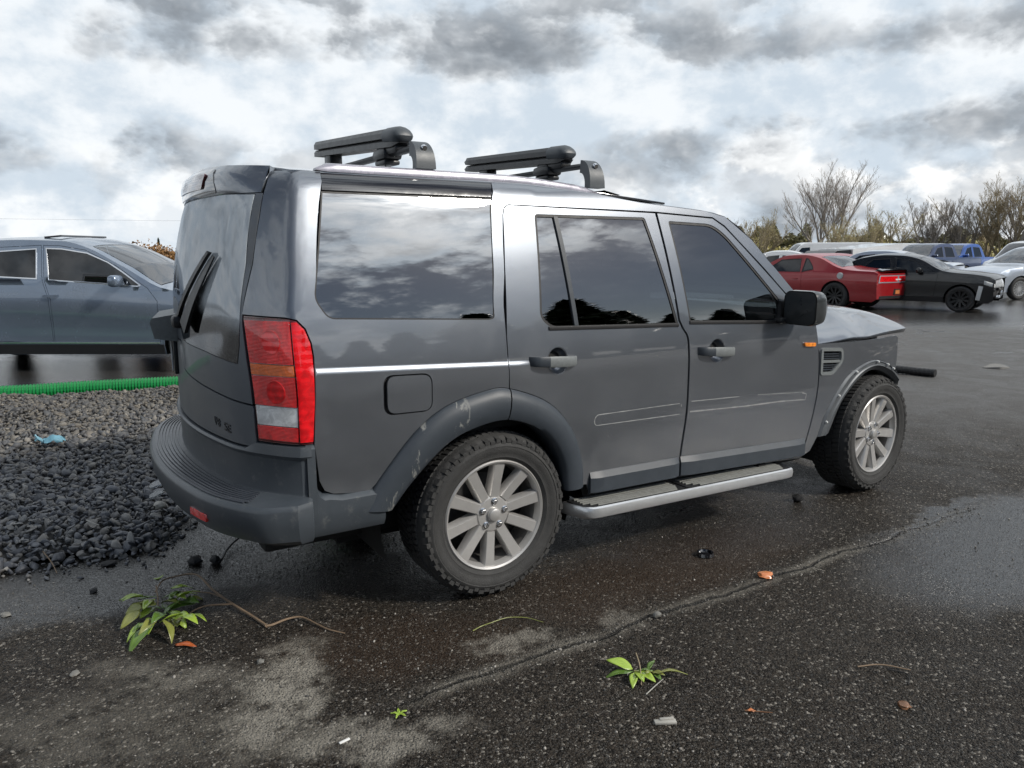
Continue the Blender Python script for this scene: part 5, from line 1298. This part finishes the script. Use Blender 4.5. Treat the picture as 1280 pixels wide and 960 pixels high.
    for nm, x0, x1 in c.get('screens', []):
        pl = [(x0, -.86), (x1, -.90), (x1, .90), (x0, .86)] if nm == 'windscreen' else [(x0, -.84), (x1, -.84), (x1, .84), (x0, .84)]
        gh.append(pl); skin(nm, inset(pl, .012), lid_, c.get('wsglass', gl), root, step=st, thick=.004, o=.002)
    skin('body_top', [(0.0, -1), (L, -1), (L, 1), (0, 1)], lid_, pm, root, holes=gh, step=st, thick=.0)
    rf_ = skin('rear_fascia', [(-1, z0+.08), (1, z0+.08), (1, prof(0)), (-1, prof(0))], rr, c.get('rear_paint', pm), root, step=st, thick=0, flip=True)
    ff_ = None
    if not c.get('nofront'): ff_ = skin('front_fascia', [(-1, z0+.08), (1, z0+.08), (1, prof(L)), (-1, prof(L))], fr, pm, root, step=st, thick=0)
    for nm, pl, m_, o_ in c.get('rear_bits', []): skin(nm, pl, rr, m_, rf_, step=.10, thick=.02, o=o_, flip=True)
    if ff_:
        for nm, pl, m_, o_ in c.get('front_bits', []): skin(nm, pl, fr, m_, ff_, step=.10, thick=.02, o=o_)
    MB().box((0, 0, z0+.14), (L*.94, Wd*1.5, .12), .03).box((0, 0, .62), (L*.52, Wd*1.6, .5), .05).build('underbody', 'under', root)
    for xw in xs:
        for sg in (1, -1):
            wl = gen_wheel(c['wr'], c['wheel'])
            if wl[1]: o_ = copy_tree(wl[0])
            else: o_ = wl[0]; wl[1] = True
            o_.parent = root; o_.location = (xw+ox, -sg*(Wd-.125), c['wr']); o_.rotation_euler = (0, xw, 0 if sg > 0 else math.pi)
            b = MB(); rows = [[Vector((xw+ox+(ra+.01)*math.cos(a), -sg*y, c['wr']+(ra+.01)*math.sin(a))) for y in (Wd-.06, Wd-.34)]+[Vector((xw+ox, -sg*(Wd-.34), c['wr']))] for a in np.linspace(-.3, math.pi+.3, 14)]
            grid('wheel_housing', rows, 'under', root, sharp=None)
    return root, Sd, fr, rr, lid_
def dz(pts, h): return [(x, z+h) for x, z in pts]
SEDAN = dict(L=4.85, W=.92, prof=[(0, .98), (.08, 1.03), (.8, 1.07), (1.5, 1.36), (2.1, 1.445), (2.6, 1.435), (3.0, 1.34), (3.55, 1.02), (4.4, .90), (4.75, .78), (4.85, .62)], belt=[(0, .95), (1.2, .98), (3.6, .94), (4.85, .7)], xr=1.05, xf=3.88, wr=.33, wheel='grey',
    doors=[[(1.45, .36), (2.32, .33), (2.36, .95), (2.30, 1.385), (1.75, 1.36), (1.35, 1.02), (1.36, .75)], [(2.34, .33), (3.36, .33), (3.44, .96), (2.9, 1.33), (2.32, 1.385), (2.38, .95)]],
    wins=[[(1.50, 1.02), (1.80, 1.32), (2.24, 1.355), (2.30, 1.0)], [(2.42, 1.0), (2.38, 1.355), (2.86, 1.305), (3.28, .985)]],
    screens=[('windscreen', 2.98, 3.50), ('rear_window', .88, 1.50)], ws=[3.2], paint='paint_silver',
    rear_bits=[('tail_light', [(-.95, .80), (-.55, .80), (-.55, .92), (-.95, .92)], 'lens_red', .01), ('tail_light', [(.55, .80), (.95, .80), (.95, .92), (.55, .92)], 'lens_red', .01), ('number_plate', [(-.2, .55), (.2, .55), (.2, .68), (-.2, .68)], 'plate_white', .012)],
    front_bits=[('headlight', [(-.95, .50), (-.55, .48), (-.55, .58), (-.95, .60)], 'lens_clear', .01), ('headlight', [(.55, .48), (.95, .50), (.95, .60), (.55, .58)], 'lens_clear', .01), ('grille', [(-.45, .35), (.45, .35), (.45, .55), (-.45, .55)], 'black_plastic', .008)])
def V_(base, **k): d = dict(base); d.update(k); return d
# grey-blue crossover beside the gravel (we see its right flank)
XO = V_(SEDAN, L=5.0, W=.93, z0=.24, tum=.34, prof=[(0, 1.02), (.1, 1.15), (.55, 1.50), (1.0, 1.64), (1.9, 1.70), (2.45, 1.685), (2.72, 1.62), (3.25, 1.36), (3.80, 1.08), (4.55, .98), (4.92, .85), (5.0, .7)], belt=[(0, 1.18), (1.9, 1.20), (3.75, 1.09), (5.0, .78)], xr=.74, xf=4.12, wr=.36,
    doors=[[(1.35, .42), (2.285, .385), (2.30, .95), (2.24, 1.18), (2.19, 1.635), (1.45, 1.60), (1.2, 1.25), (1.25, .8)], [(2.30, .385), (3.66, .385), (3.68, .93), (3.56, 1.10), (3.16, 1.375), (2.75, 1.575), (2.42, 1.630), (2.21, 1.635), (2.26, 1.18), (2.32, .95)]],
    wins=[[(1.36, 1.25), (1.56, 1.55), (2.13, 1.59), (2.17, 1.21)], [(2.32, 1.195), (2.25, 1.595), (2.45, 1.588), (2.78, 1.535), (3.05, 1.42), (3.24, 1.30), (3.48, 1.13), (3.44, 1.115)]],
    screens=[('windscreen', 2.78, 3.70), ('rear_window', .18, .75)], ws=[3.3], paint='paint_bluegrey', trim='chrome', mirror=(3.22, 1.19), handle=.03, hdrop=.20, handle_mat='paint_bluegrey', step=.07, wsglass='glass_clear', glass='glass_soft')
rt_, Sd_, *_ = car('grey_crossover', 'blue-grey crossover parked beyond the green hose, seen side-on at the left edge', 'car', (2.30, -.90), -5.90, 9.62, 1., 0., XO)
b = MB(); rows = [[Sd_(x, .392)+Vector((0, dy, dzz)) for dy, dzz in ((0, .014), (-.012, .008), (-.012, -.008), (0, -.012))] for x in np.linspace(1.42, 3.66, 20)]
grid('chrome_strip', rows, 'chrome', rt_, capends=True); MB().tube([(-.4, -.55, 1.735), (-.2, -.53, 1.755), (-.18, .53, 1.755), (-.4, .55, 1.735)], .014, 6).build('sunroof_deflector', 'gloss_black', rt_)
# low dark coupe half hidden beyond the crossover
car('low_coupe', 'dark low coupe glimpsed beyond the blue-grey crossover bonnet', 'car', (2.4, -.9), -6.05, 13.4, 1., -.05, V_(SEDAN, prof=[(x, z*.885+.03) for x, z in SEDAN['prof']], wins=[dz(w_, -.10) for w_ in SEDAN['wins']], doors=[dz(w_, -.10) for w_ in SEDAN['doors']], belt=[(0, .85), (1.2, .88), (3.6, .84), (4.85, .62)], paint='paint_navy', trim='chrome'))
# red muscle coupe (tail towards us)
RC = V_(SEDAN, L=5.0, W=.96, tum=.42, prof=[(0, .98), (.06, 1.02), (.7, 1.05), (1.02, 1.10), (1.75, 1.38), (2.2, 1.445), (2.75, 1.42), (3.1, 1.28), (3.6, 1.0), (4.6, .92), (4.92, .80), (5.0, .66)], belt=[(0, .93), (1.3, .98), (2.2, .93), (3.6, .92), (5., .7)], xr=1.12, xf=4.06, wr=.36, wheel='dark',
    doors=[[(2.1, .36), (3.5, .34), (3.56, .95), (3.0, 1.29), (2.2, 1.38), (2.12, 1.0)]], wins=[[(1.80, 1.06), (1.84, 1.14), (2.02, 1.335), (2.10, 1.35), (2.12, .99)], [(2.18, .985), (2.24, 1.345), (2.85, 1.305), (3.36, .975)]],
    screens=[('windscreen', 3.0, 3.55), ('rear_window', 1.05, 1.72)], ws=[3.3], wsglass='glass_clear', paint='paint_red', glass='glass_soft', bow=.10,
    rear_bits=[('lamp_surround', [(-.94, .735), (.94, .735), (.90, .93), (-.90, .93)], 'paint_silver', .008), ('tail_light', [(-.90, .765), (-.05, .765), (-.05, .905), (-.87, .905)], 'lens_red_side', .014), ('tail_light', [(.05, .765), (.90, .765), (.87, .905), (.05, .905)], 'lens_red_side', .014), ('lamp_bar', [(-.16, .80), (.16, .80), (.16, .835), (-.16, .835)], 'lens_white', .018), ('plate_recess', [(-.22, .42), (.22, .42), (.18, .57), (-.18, .57)], 'black_plastic', .006), ('number_plate', [(-.17, .44), (.10, .44), (.10, .54), (-.14, .54)], 'leaf_orange', .012), ('lower_valance', [(-.9, .33), (.9, .33), (.86, .40), (-.86, .40)], 'black_plastic', .010)])
rt_, Sd_, fr_, rr_, lid__ = car('red_coupe', 'red muscle coupe with dark wheels, tail towards us, beyond the SUV bonnet', 'car', (0, .90), 9.38, 19.45, -.6, .8, RC)
rows = [[lid__(x, t)+Vector((0, 0, h)) for x, h in ((.16, .02), (.10, .055), (-.02, .060), (-.02, .035), (.10, .01))] for t in np.linspace(-.88, .88, 13)]
grid('spoiler', rows, 'gloss_black', rt_, cv=True, capends=True)
MB().lathe([(0, -.03), (.05, -.03), (.055, -.02), (.075, -.025), (.085, -.015), (.085, .02)], 20, Matrix.Translation((Sd_(.98, .90).x, .96-.015, .905)) @ Matrix.Rotation(math.pi, 4, 'Z')).build('fuel_cap', 'debris_white', rt_)
# black sedan with its front torn off
BS = V_(SEDAN, paint='paint_black', wheel='dark', nofront=True, xf=3.98, prof=[(0, .98), (.08, 1.03), (.8, 1.07), (1.5, 1.36), (2.1, 1.445), (2.5, 1.435), (2.9, 1.36), (3.6, 1.03), (4.3, .96), (4.62, .90), (4.7, .84)], L=4.7, belt=[(0, .95), (1.2, .98), (3.6, .97), (4.7, .85)], wins=[[(1.50, 1.04), (1.80, 1.32), (2.24, 1.355), (2.30, 1.03)], [(2.42, 1.03), (2.38, 1.355), (2.80, 1.31), (3.28, 1.02)]], screens=[('windscreen', 2.92, 3.56), ('rear_window', .88, 1.50)], wsglass='glass_clear')
rt_, Sd_, fr_, rr_, lid__ = car('black_sedan', 'black sedan with smashed front and exposed headlamp beside the red coupe', 'car', (3.98, -.90), 11.50, 19.35, .76, -.65, BS)
X = lambda x: x-4.7/2
MB().box((X(4.62), 0, .55), (.14, 1.5, .16), .03).box((X(4.60), 0, .72), (.06, 1.1, .35), .02).build('bumper_beam', 'mech', rt_)
b = MB(); rd = random.Random(5)
for k in range(26): b.box((X(4.55)+rd.uniform(-.12, .16), rd.uniform(-.78, .3), rd.uniform(.36, .82)), (rd.uniform(.03, .16), rd.uniform(.04, .3), rd.uniform(.03, .14)), .01, (rd.uniform(-.6, .6), rd.uniform(-.6, .6), rd.uniform(-.6, .6)))
b.build('torn_structure', 'mech', rt_, sharp=20)
b = MB(); rows = [[Vector((X(4.60)+.20*u-.06*v*v, -.80+.45*u, .62+.20*v+.04*u)) for v in np.linspace(0, 1, 6)] for u in np.linspace(0, 1, 7)]; o_ = grid('headlight', rows, 'lens_clear', rt_, sharp=None); o_.modifiers.new('t', 'SOLIDIFY').thickness = .05
b = MB(); rows = [[Vector((X(4.48)+.22*u, -.90+.10*u, .72+.10*v-.08*u)) for v in np.linspace(0, 1, 4)] for u in np.linspace(0, 1, 5)]; o_ = grid('lamp_shard', rows, 'debris_white', rt_, sharp=None); o_.modifiers.new('t', 'SOLIDIFY').thickness = .03
MB().box((X(4.40), -.90, .50), (.10, .03, .36), .01, (0, R(8), 0)).build('hanging_panel', 'debris_white', rt_)
MB().box((X(4.80), -.35, .50), (.05, .12, .14), .02).box((X(4.76), -.45, .42), (.08, .5, .08), .02).build('bracket', 'chrome', rt_)
# further rows
car('silver_sedan', 'silver sedan whose roof shows between the red coupe and the black sedan', 'car', (2.4, .9), 12.15, 25.6, -.75, .66, V_(SEDAN, paint='paint_silver', prof=[(x, z+.10) for x, z in SEDAN['prof']], wins=[dz(w_, .09) for w_ in SEDAN['wins']], doors=[dz(w_, .06) for w_ in SEDAN['doors']]))
car('silver_crossover', 'pale silver crossover with multi-spoke wheels at the right edge, behind the black sedan', 'car', (4.12, .9), 16.35, 24.3, -.97, -.24, V_(XO, paint='paint_silver', wheel='bright', step=.12, trim='seal', glass='glass_soft'))
PK = dict(L=5.8, W=.98, z0=.42, tum=.30, prof=[(0, 1.20), (.05, 1.22), (1.95, 1.24), (2.0, 1.26), (2.12, 1.82), (2.6, 1.90), (3.2, 1.88), (3.45, 1.80), (4.05, 1.30), (5.3, 1.22), (5.7, 1.10), (5.8, .95)], belt=[(0, 1.18), (5.2, 1.2), (5.8, .95)], xr=1.25, xf=4.85, wr=.40, wheel='grey', bow=.08, crown=.03,
    doors=[[(2.1, .55), (2.95, .52), (2.98, 1.2), (2.95, 1.80), (2.25, 1.78), (2.08, 1.25)], [(2.98, .52), (4.0, .52), (4.03, 1.22), (3.45, 1.72), (2.98, 1.80), (3.0, 1.2)]], wins=[[(2.20, 1.25), (2.30, 1.72), (2.88, 1.75), (2.90, 1.25)], [(3.06, 1.25), (3.05, 1.75), (3.42, 1.68), (3.86, 1.25)]], screens=[('windscreen', 3.42, 4.0)], ws=[3.7], paint='paint_blue', rear_bits=SEDAN['rear_bits'][:0], mirror=(3.8, 1.32),
    front_bits=[('headlight', [(-.98, .78), (-.62, .78), (-.62, .95), (-.98, .95)], 'lens_clear', .01), ('headlight', [(.62, .78), (.98, .78), (.98, .95), (.62, .95)], 'lens_clear', .01), ('grille', [(-.55, .62), (.55, .62), (.55, .95), (-.55, .95)], 'chrome', .01)], step=.16, wsglass='glass_clear')
car('blue_pickup', 'bright blue pickup in the far row below the bare trees', 'pickup', (3.0, .9), 23.3, 38.5, -.86, -.5, PK)
car('navy_pickup', 'dark blue pickup left of the bright blue one in the far row', 'pickup', (3.0, .9), 21.1, 37.2, -.9, -.44, V_(PK, paint='paint_navy'))
car('black_pickup', 'black pickup standing behind the silver and black sedans', 'pickup', (3.0, -.9), 16.25, 33.2, .97, -.22, V_(PK, paint='paint_dark', wsglass='glass_soft', prof=[(x, z-.05) for x, z in PK['prof']]))
VAN = dict(L=5.6, W=1.0, z0=.30, tum=.12, prof=[(0, 1.78), (.06, 1.98), (.4, 2.05), (4.1, 2.05), (4.4, 1.95), (5.0, 1.28), (5.5, 1.08), (5.6, .85)], belt=[(0, 1.2), (5, 1.2), (5.6, .9)], xr=1.1, xf=4.75, wr=.36, wheel='grey', bow=.08, crown=.05, doors=[[(3.8, .42), (4.75, .42), (4.95, 1.2), (4.45, 1.8), (3.8, 1.85)]], wins=[[(3.95, 1.25), (3.95, 1.75), (4.40, 1.72), (4.82, 1.25)]], screens=[('windscreen', 4.42, 4.98)], ws=[4.7], paint='paint_white', step=.2, rear_bits=[], front_bits=PK['front_bits'][:2])
car('white_van', 'white van behind the black pickup in the far row', 'van', (4.0, -.9), 24.2, 45., .95, .1, V_(VAN, prof=[(x, z-.10) for x, z in VAN['prof']], wins=[dz(w_, -.05) for w_ in VAN['wins']]))
car('white_motorhome', 'long white van with rounded roof far behind the red coupe', 'van', (4.4, -.9), 17.0, 46., -.98, .1, V_(VAN, prof=[(x, z*.97) for x, z in VAN['prof']]))
car('white_van', 'white van cab at the right edge above the silver crossover', 'van', (4.8, .9), 22.3, 32.8, -.98, -.1, V_(VAN, prof=[(x, z*.95) for x, z in VAN['prof']], screens=[('windscreen', 4.42, 4.98)]))
car('red_wreck', 'crumpled red car glimpsed between the SUV windscreen pillar and the red coupe', 'car', (2.4, .9), 10.7, 28., .3, .95, V_(SEDAN, paint='paint_red', prof=[(x, z*.99) for x, z in SEDAN['prof']]))
car('white_hatchback', 'white car roof just right of the SUV windscreen pillar', 'car', (2.4, .9), 12.1, 34.5, -.9, .4, V_(SEDAN, paint='paint_white', prof=[(x, z*1.06) for x, z in SEDAN['prof']]))
# flat-sided white truck body with a dark cab
tr = tag(empty('white_truck', wp_(12.3, 29.5), math.atan2(.25, .95)+R(YAW-90)), 'truck with a slanting plain white box side behind the red coupe', 'truck')
b = MB(); V = [Vector((x, y, z)) for y in (-.95, .95) for x, z in ((.3, .75), (2.5, .75), (2.5, 1.84), (.3, 1.62))]; b.add(V, [[0, 1, 2, 3], [7, 6, 5, 4], [3, 2, 6, 7], [0, 4, 5, 1], [1, 5, 6, 2], [0, 3, 7, 4]]); b.build('box_body', 'paint_white', tr, sharp=20)
b = MB(); V = [Vector((x, y, z)) for y in (-.9, .9) for x, z in ((-1.5, .6), (.25, .6), (.25, 1.60), (-.35, 1.55), (-.95, 1.12), (-1.5, 1.05))]; b.add(V, [list(range(6)), list(range(6, 12))[::-1]]+[[i, 6+i, 6+(i+1) % 6, (i+1) % 6] for i in range(6)]); cb = b.build('cab', 'paint_dark', tr, sharp=20)
b = MB(); b.prism([(-.78, 1.12), (.12, 1.12), (.12, 1.48), (-.30, 1.46)], lambda u, v, h: Vector((u, -.9-h, v)), .0, .012); b.build('cab_window', 'glass_mid', cb)
for x in (-.9, 1.7):
    for sg in (1, -1):
        o_ = copy_tree(gen_wheel(.36, 'dark')[0]); o_.parent = tr; o_.location = (x, -sg*.82, .36); o_.rotation_euler = (0, 0, 0 if sg > 0 else math.pi)

# ------------------------------------------------------------------ trees
simple('bark_grey', (.27, .24, .21), .85, var=.3, nscale=3); simple('bark_olive', (.32, .265, .17), .85, var=.3, nscale=3); simple('bark_cream', (.42, .38, .30), .8, var=.2)
leafmat('bud_yellow', (.26, .23, .06), (.46, .39, .13)); leafmat('needle', (.012, .022, .010), (.035, .050, .02)); leafmat('scrub', (.085, .085, .03), (.20, .175, .075)); leafmat('scrub_rust', (.16, .08, .025), (.28, .15, .05))
def seg_mesh(name, segs, mat, parent, n=4):
    V = []; F = []
    for a, b, r0, r1, k in segs:
        t = (b-a); 
        if t.length < 1e-6: continue
        t = t.normalized(); u = t.cross(Vector((.3, .9, .1))).normalized(); v = t.cross(u); b0 = len(V); m_ = k
        for p, r_ in ((a, r0), (b, r1)):
            for j in range(m_): q = 2*math.pi*j/m_; V.append(p+u*math.cos(q)*r_+v*math.sin(q)*r_)
        for j in range(m_): F.append([b0+j, b0+(j+1) % m_, b0+m_+(j+1) % m_, b0+m_+j])
    return mesh(name, V, F, mat, parent, sharp=None)
def bare_tree(name, h, stems, spread, seed, bark, buds=None, nb=0, up=.75, twig=.008):
    rd = random.Random(seed); big = []; fine = []; tips = []
    root = empty(name)
    def grow(p, d, L, r_, lev):
        n = 5 if lev < 2 else 3; q = p; pts = [(p, r_)]
        for i in range(n):
            d = (d+Vector((rd.gauss(0, .10), rd.gauss(0, .10), rd.gauss(.05*up, .05)))).normalized(); q2 = q+d*L/n; r2 = max(twig, r_*(1-.55*(i+1)/n))
            (big if lev < 2 else fine).append((q, q2, max(twig, r_*(1-.55*i/n)), r2, 6 if lev == 0 else (4 if lev < 3 else 3))); q = q2; pts.append((q, r2))
        if lev >= 4: tips.append(q); return
        nc = [6, 5, 4, 3][lev]
        for k in range(nc):
            t = rd.uniform(.28, 1.) if lev else rd.uniform(.25, 1.); i = min(n-1, int(t*n)); a, ra_ = pts[i]; b_, _ = pts[i+1]; o_ = a.lerp(b_, t*n-i)
            az = rd.uniform(0, 6.283); side = Vector((math.cos(az), math.sin(az), 0)); ang = rd.uniform(.35, .85)
            nd = (d*math.cos(ang)+side*math.sin(ang)+Vector((0, 0, up*.5))).normalized()
            grow(o_, nd, L*rd.uniform(.42, .62)*(1.15-.35*t), max(twig, ra_*.5), lev+1)
        if lev < 3: grow(q, d, L*.5, max(twig, pts[-1][1]), lev+1)
    for s in range(stems):
        az = 2*math.pi*s/max(1, stems)+rd.uniform(-.4, .4); ln_ = spread*(1 if stems > 1 else .1)*rd.uniform(.6, 1.2)
        d = Vector((math.cos(az)*ln_, math.sin(az)*ln_, 1)).normalized()
        grow(Vector((.12*math.cos(az), .12*math.sin(az), -.2)), d, h*.62*rd.uniform(.75, 1.05), h*.014+.03, 0)
    seg_mesh('trunk', big, bark, root); cr = seg_mesh('crown', fine, bark, root)
    if buds:
        V = []; F = []
        for k in range(nb):
            p = rd.choice(tips)+Vector((rd.gauss(0, .12), rd.gauss(0, .12), rd.gauss(0, .12))); s = rd.uniform(.02, .055); a = Vector((rd.gauss(0, 1), rd.gauss(0, 1), rd.gauss(0, 1))).normalized(); b_ = a.cross(Vector((.2, .5, .8))).normalized(); i = len(V); V += [p-a*s, p+b_*s*.7, p+a*s, p-b_*s*.7]; F.append([i, i+1, i+2, i+3])
        mesh('buds', V, F, buds, root, smooth=False)
    return root
def foliage_blob(name, pts, sizes, mat, parent=None, seed=1, asp=.7):
    rg_ = np.random.default_rng(seed); n = len(pts); a = rg_.normal(size=(n, 3)); a /= np.linalg.norm(a, axis=1, keepdims=True); r_ = rg_.normal(size=(n, 3)); b = np.cross(a, r_); b /= np.linalg.norm(b, axis=1, keepdims=True)
    s = sizes[:, None]; V = np.stack([pts-a*s, pts+b*s*asp, pts+a*s, pts-b*s*asp], 1).reshape(-1, 3); F = np.arange(4*n).reshape(n, 4)
    return mesh(name, V.tolist(), F.tolist(), mat, parent, smooth=False)
used_t = {}
def place_tree(proto, px, D, sc, rz, label, group='bare trees behind the far row of vehicles', sxy=1.):
    k = proto.name
    if k in used_t: o_ = copy_tree(proto)
    else: o_ = proto; used_t[k] = 1
    o_.location = wp_((px-640)/951.6*D, D); o_.rotation_euler = (0, 0, rz); o_.scale = (sc*sxy, sc*sxy, sc); tag(o_, label, 'tree', group); return o_
T1 = bare_tree('bare_tree', 11.2, 7, .50, 5, 'bark_grey'); T2 = bare_tree('slender_bare_tree', 8., 3, .22, 8, 'bark_grey', twig=.008); T3 = bare_tree('budding_tree', 6., 5, .6, 12, 'bark_olive', 'bud_yellow', 5200); T4 = bare_tree('dense_bare_tree', 8.5, 5, .38, 21, 'bark_olive', twig=.009); T5 = bare_tree('blossoming_shrub', 3.4, 7, .8, 30, 'bark_cream', 'cloth_white', 1200, twig=.012)
place_tree(T1, 1034, 88, 1.0, .4, 'largest bare tree, spreading wide behind the red coupe')
place_tree(T3, 946, 70, .86, 1., 'small budding tree just right of the SUV windscreen pillar')
place_tree(T3, 1062, 74, .80, 2.4, 'yellowish budding tree under the right side of the largest bare tree')
place_tree(T3, 1105, 78, 1.02, 4., 'yellowish budding tree between the largest bare tree and the slender ones')
place_tree(T2, 1158, 84, 1.0, .2, 'left one of the paired slender bare trees above the dark blue pickup')
place_tree(T2, 1171, 85, 1.03, 2.1, 'right one of the paired slender bare trees above the dark blue pickup')
place_tree(T2, 1201, 84, 1.02, 3.6, 'single slender bare tree above the bright blue pickup', sxy=1.25)
place_tree(T4, 1232, 84, .98, 1.1, 'dense brownish bare tree left of the group at the right edge', sxy=1.1)
place_tree(T4, 1257, 82, 1.10, 2.9, 'dense bare tree between the brownish one and the right edge')
place_tree(T2, 1276, 80, 1.18, 5., 'tall bare tree cut by the right edge', sxy=1.3)
place_tree(T4, 1305, 80, 1.1, 4.4, 'bare tree just outside the right edge')
place_tree(T2, 915, 95, .75, 4.4, 'faint bare tree behind the SUV roof at the windscreen')
place_tree(T5, 1052, 66, .92, 0., 'white blossoming shrub at the foot of the largest bare tree', 'shrubs behind the far row')
rg_ = np.random.default_rng(17)
# wooded rises that read as one mass
def wood(name, px0, px1, D, h0, h1, n, mat, size, seed, label):
    r_ = np.random.default_rng(seed); u = r_.uniform(0, 1, n); dd = D+r_.uniform(0, D*.12, n); lat = ((px0+(px1-px0)*u)-640)/951.6*dd
    top = h0+(h1-h0)*u+.9*np.sin(u*17+seed)+.6*np.sin(u*41); zz = top*r_.uniform(0, 1, n)**.6+r_.normal(0, .15, n)+np.array([ground_z(CAM.x+RT.x*a+FW.x*b_, CAM.y+RT.y*a+FW.y*b_) for a, b_ in zip(lat, dd)])
    pts = np.stack([CAM.x+RT.x*lat+FW.x*dd, CAM.y+RT.y*lat+FW.y*dd, zz], 1); o_ = foliage_blob(name, pts, size*r_.uniform(.5, 1.4, n), mat, None, seed); tag(o_, label, None, kind='stuff')
wood('distant_wood', 880, 1012, 120, 5.2, 4.2, 9000, 'scrub', .30, 4, 'olive wooded rise right of the windscreen pillar')
wood('distant_wood', 990, 1300, 150, 3.6, 5.2, 14000, 'scrub', .34, 9, 'dull green wooded rise behind the bare trees')
wood('distant_wood', 225, 900, 135, 5., 5.5, 16000, 'scrub', .36, 27, 'olive wooded rise hidden behind the off-road SUV')
wood('roadside_scrub', 930, 1290, 95, 1.8, 2.2, 7000, 'bud_yellow', .16, 13, 'low yellowish scrub at the foot of the trees')
# far conifers on the left, lower ground
def conifer(name, h, seed, n=3200, size=.22):
    r_ = np.random.default_rng(seed); root = empty(name); seg_mesh('trunk', [(Vector((0, 0, -.5)), Vector((0, 0, h*.96)), h*.018, .02, 6)], 'bark_grey', root)
    t = r_.uniform(.08, 1, n)**.8; lay = np.floor(t*h*1.6)/(h*1.6); ang = r_.uniform(0, 6.283, n); br = (np.sin(ang*5+lay*60)+1)*.5
    rad = (1-t)*h*.24*(.35+.65*br)*r_.uniform(.2, 1, n)**.5+.03; zz = t*h-rad*.22+r_.normal(0, .08, n)
    foliage_blob('crown', np.stack([rad*np.cos(ang), rad*np.sin(ang), zz], 1), size*r_.uniform(.5, 1.3, n), 'needle', root, seed, .35); return root
K1 = conifer('conifer', 5.4, 3, 1500, .16); wloc = wp_((199-640)/951.6*118, 118); K1.location = (wloc.x, wloc.y, ground_z(wloc.x, wloc.y)-.55); tag(K1, 'small dark conifer on the horizon left of the SUV tailgate glass', 'tree')
def scrubtree(px, D, h, wd, mat, seed, label, z):
    r_ = np.random.default_rng(seed); root = empty('shrub_tree', wp_((px-640)/951.6*D, D, z)); seg_mesh('trunk', [(Vector((0, 0, -.3)), Vector((.1, .1, h*.5)), .12, .05, 5), (Vector((.1, .1, h*.4)), Vector((-.5, .2, h*.85)), .06, .02, 4), (Vector((.1, .1, h*.4)), Vector((.6, -.2, h*.85)), .06, .02, 4)], 'bark_olive', root)
    n = 1300; cc = r_.normal(0, 1, (9, 3))*np.array([wd*.35, wd*.35, h*.16])+np.array([0, 0, h*.62]); pts = cc[r_.integers(0, 9, n)]+r_.normal(0, 1, (n, 3))*np.array([wd*.16, wd*.16, h*.12]); pts[:, 2] = np.clip(pts[:, 2], .1, None)
    foliage_blob('crown', pts, .22*r_.uniform(.5, 1.3, n), mat, root, seed); tag(root, label, 'tree', 'rusty shrubs on the left horizon'); return root
for i, (px, D, h, wd, lb) in enumerate(((172, 112, 4.6, 5., 'rust-brown shrub leftmost on the left horizon'), (186, 110, 4.9, 5., 'rust-brown shrub left of the small conifer'), (209, 116, 4.4, 5., 'rust-brown shrub between the small conifer and the tailgate glass'))):
    q = wp_((px-640)/951.6*D, D); scrubtree(px, D, h, wd, 'scrub_rust', 40+i, lb, ground_z(q.x, q.y)-.9)
wl = wp_((150-640)/951.6*130, 130)
# trees across the road behind the camera: they show as the dark skyline mirrored in the side windows
K2 = conifer('tall_conifer', 15.5, 8, 5200, .42); rdm = random.Random(6); first = True
for i in range(34):
    row = i % 2; a = R(-140+i*4.3+rdm.uniform(-1.5, 1.5)); r_ = (46 if row else 56)+rdm.uniform(-4, 6); o_ = K2 if first else copy_tree(K2); first = False; s = rdm.uniform(.42, .66)*(1.4 if i == 21 else 1.)
    o_.location = (CAM.x+r_*math.cos(a), CAM.y+r_*math.sin(a), 0); o_.scale = (s*3.4, s*3.4, s); o_.rotation_euler = (0, 0, rdm.uniform(0, 6)); tag(o_, 'dark evergreen behind the camera, mirrored in the SUV side windows', 'tree', 'evergreens mirrored in the side windows')
# overhead wire on the left
b = MB(); b.tube([wp_(-60, 70, 4.6), wp_(-32, 70, 4.25), wp_(-5, 70, 4.3)], .006, 4); o_ = b.build('overhead_wire', 'cable_black'); tag(o_, 'thin overhead wire crossing the sky at the left', 'wire')
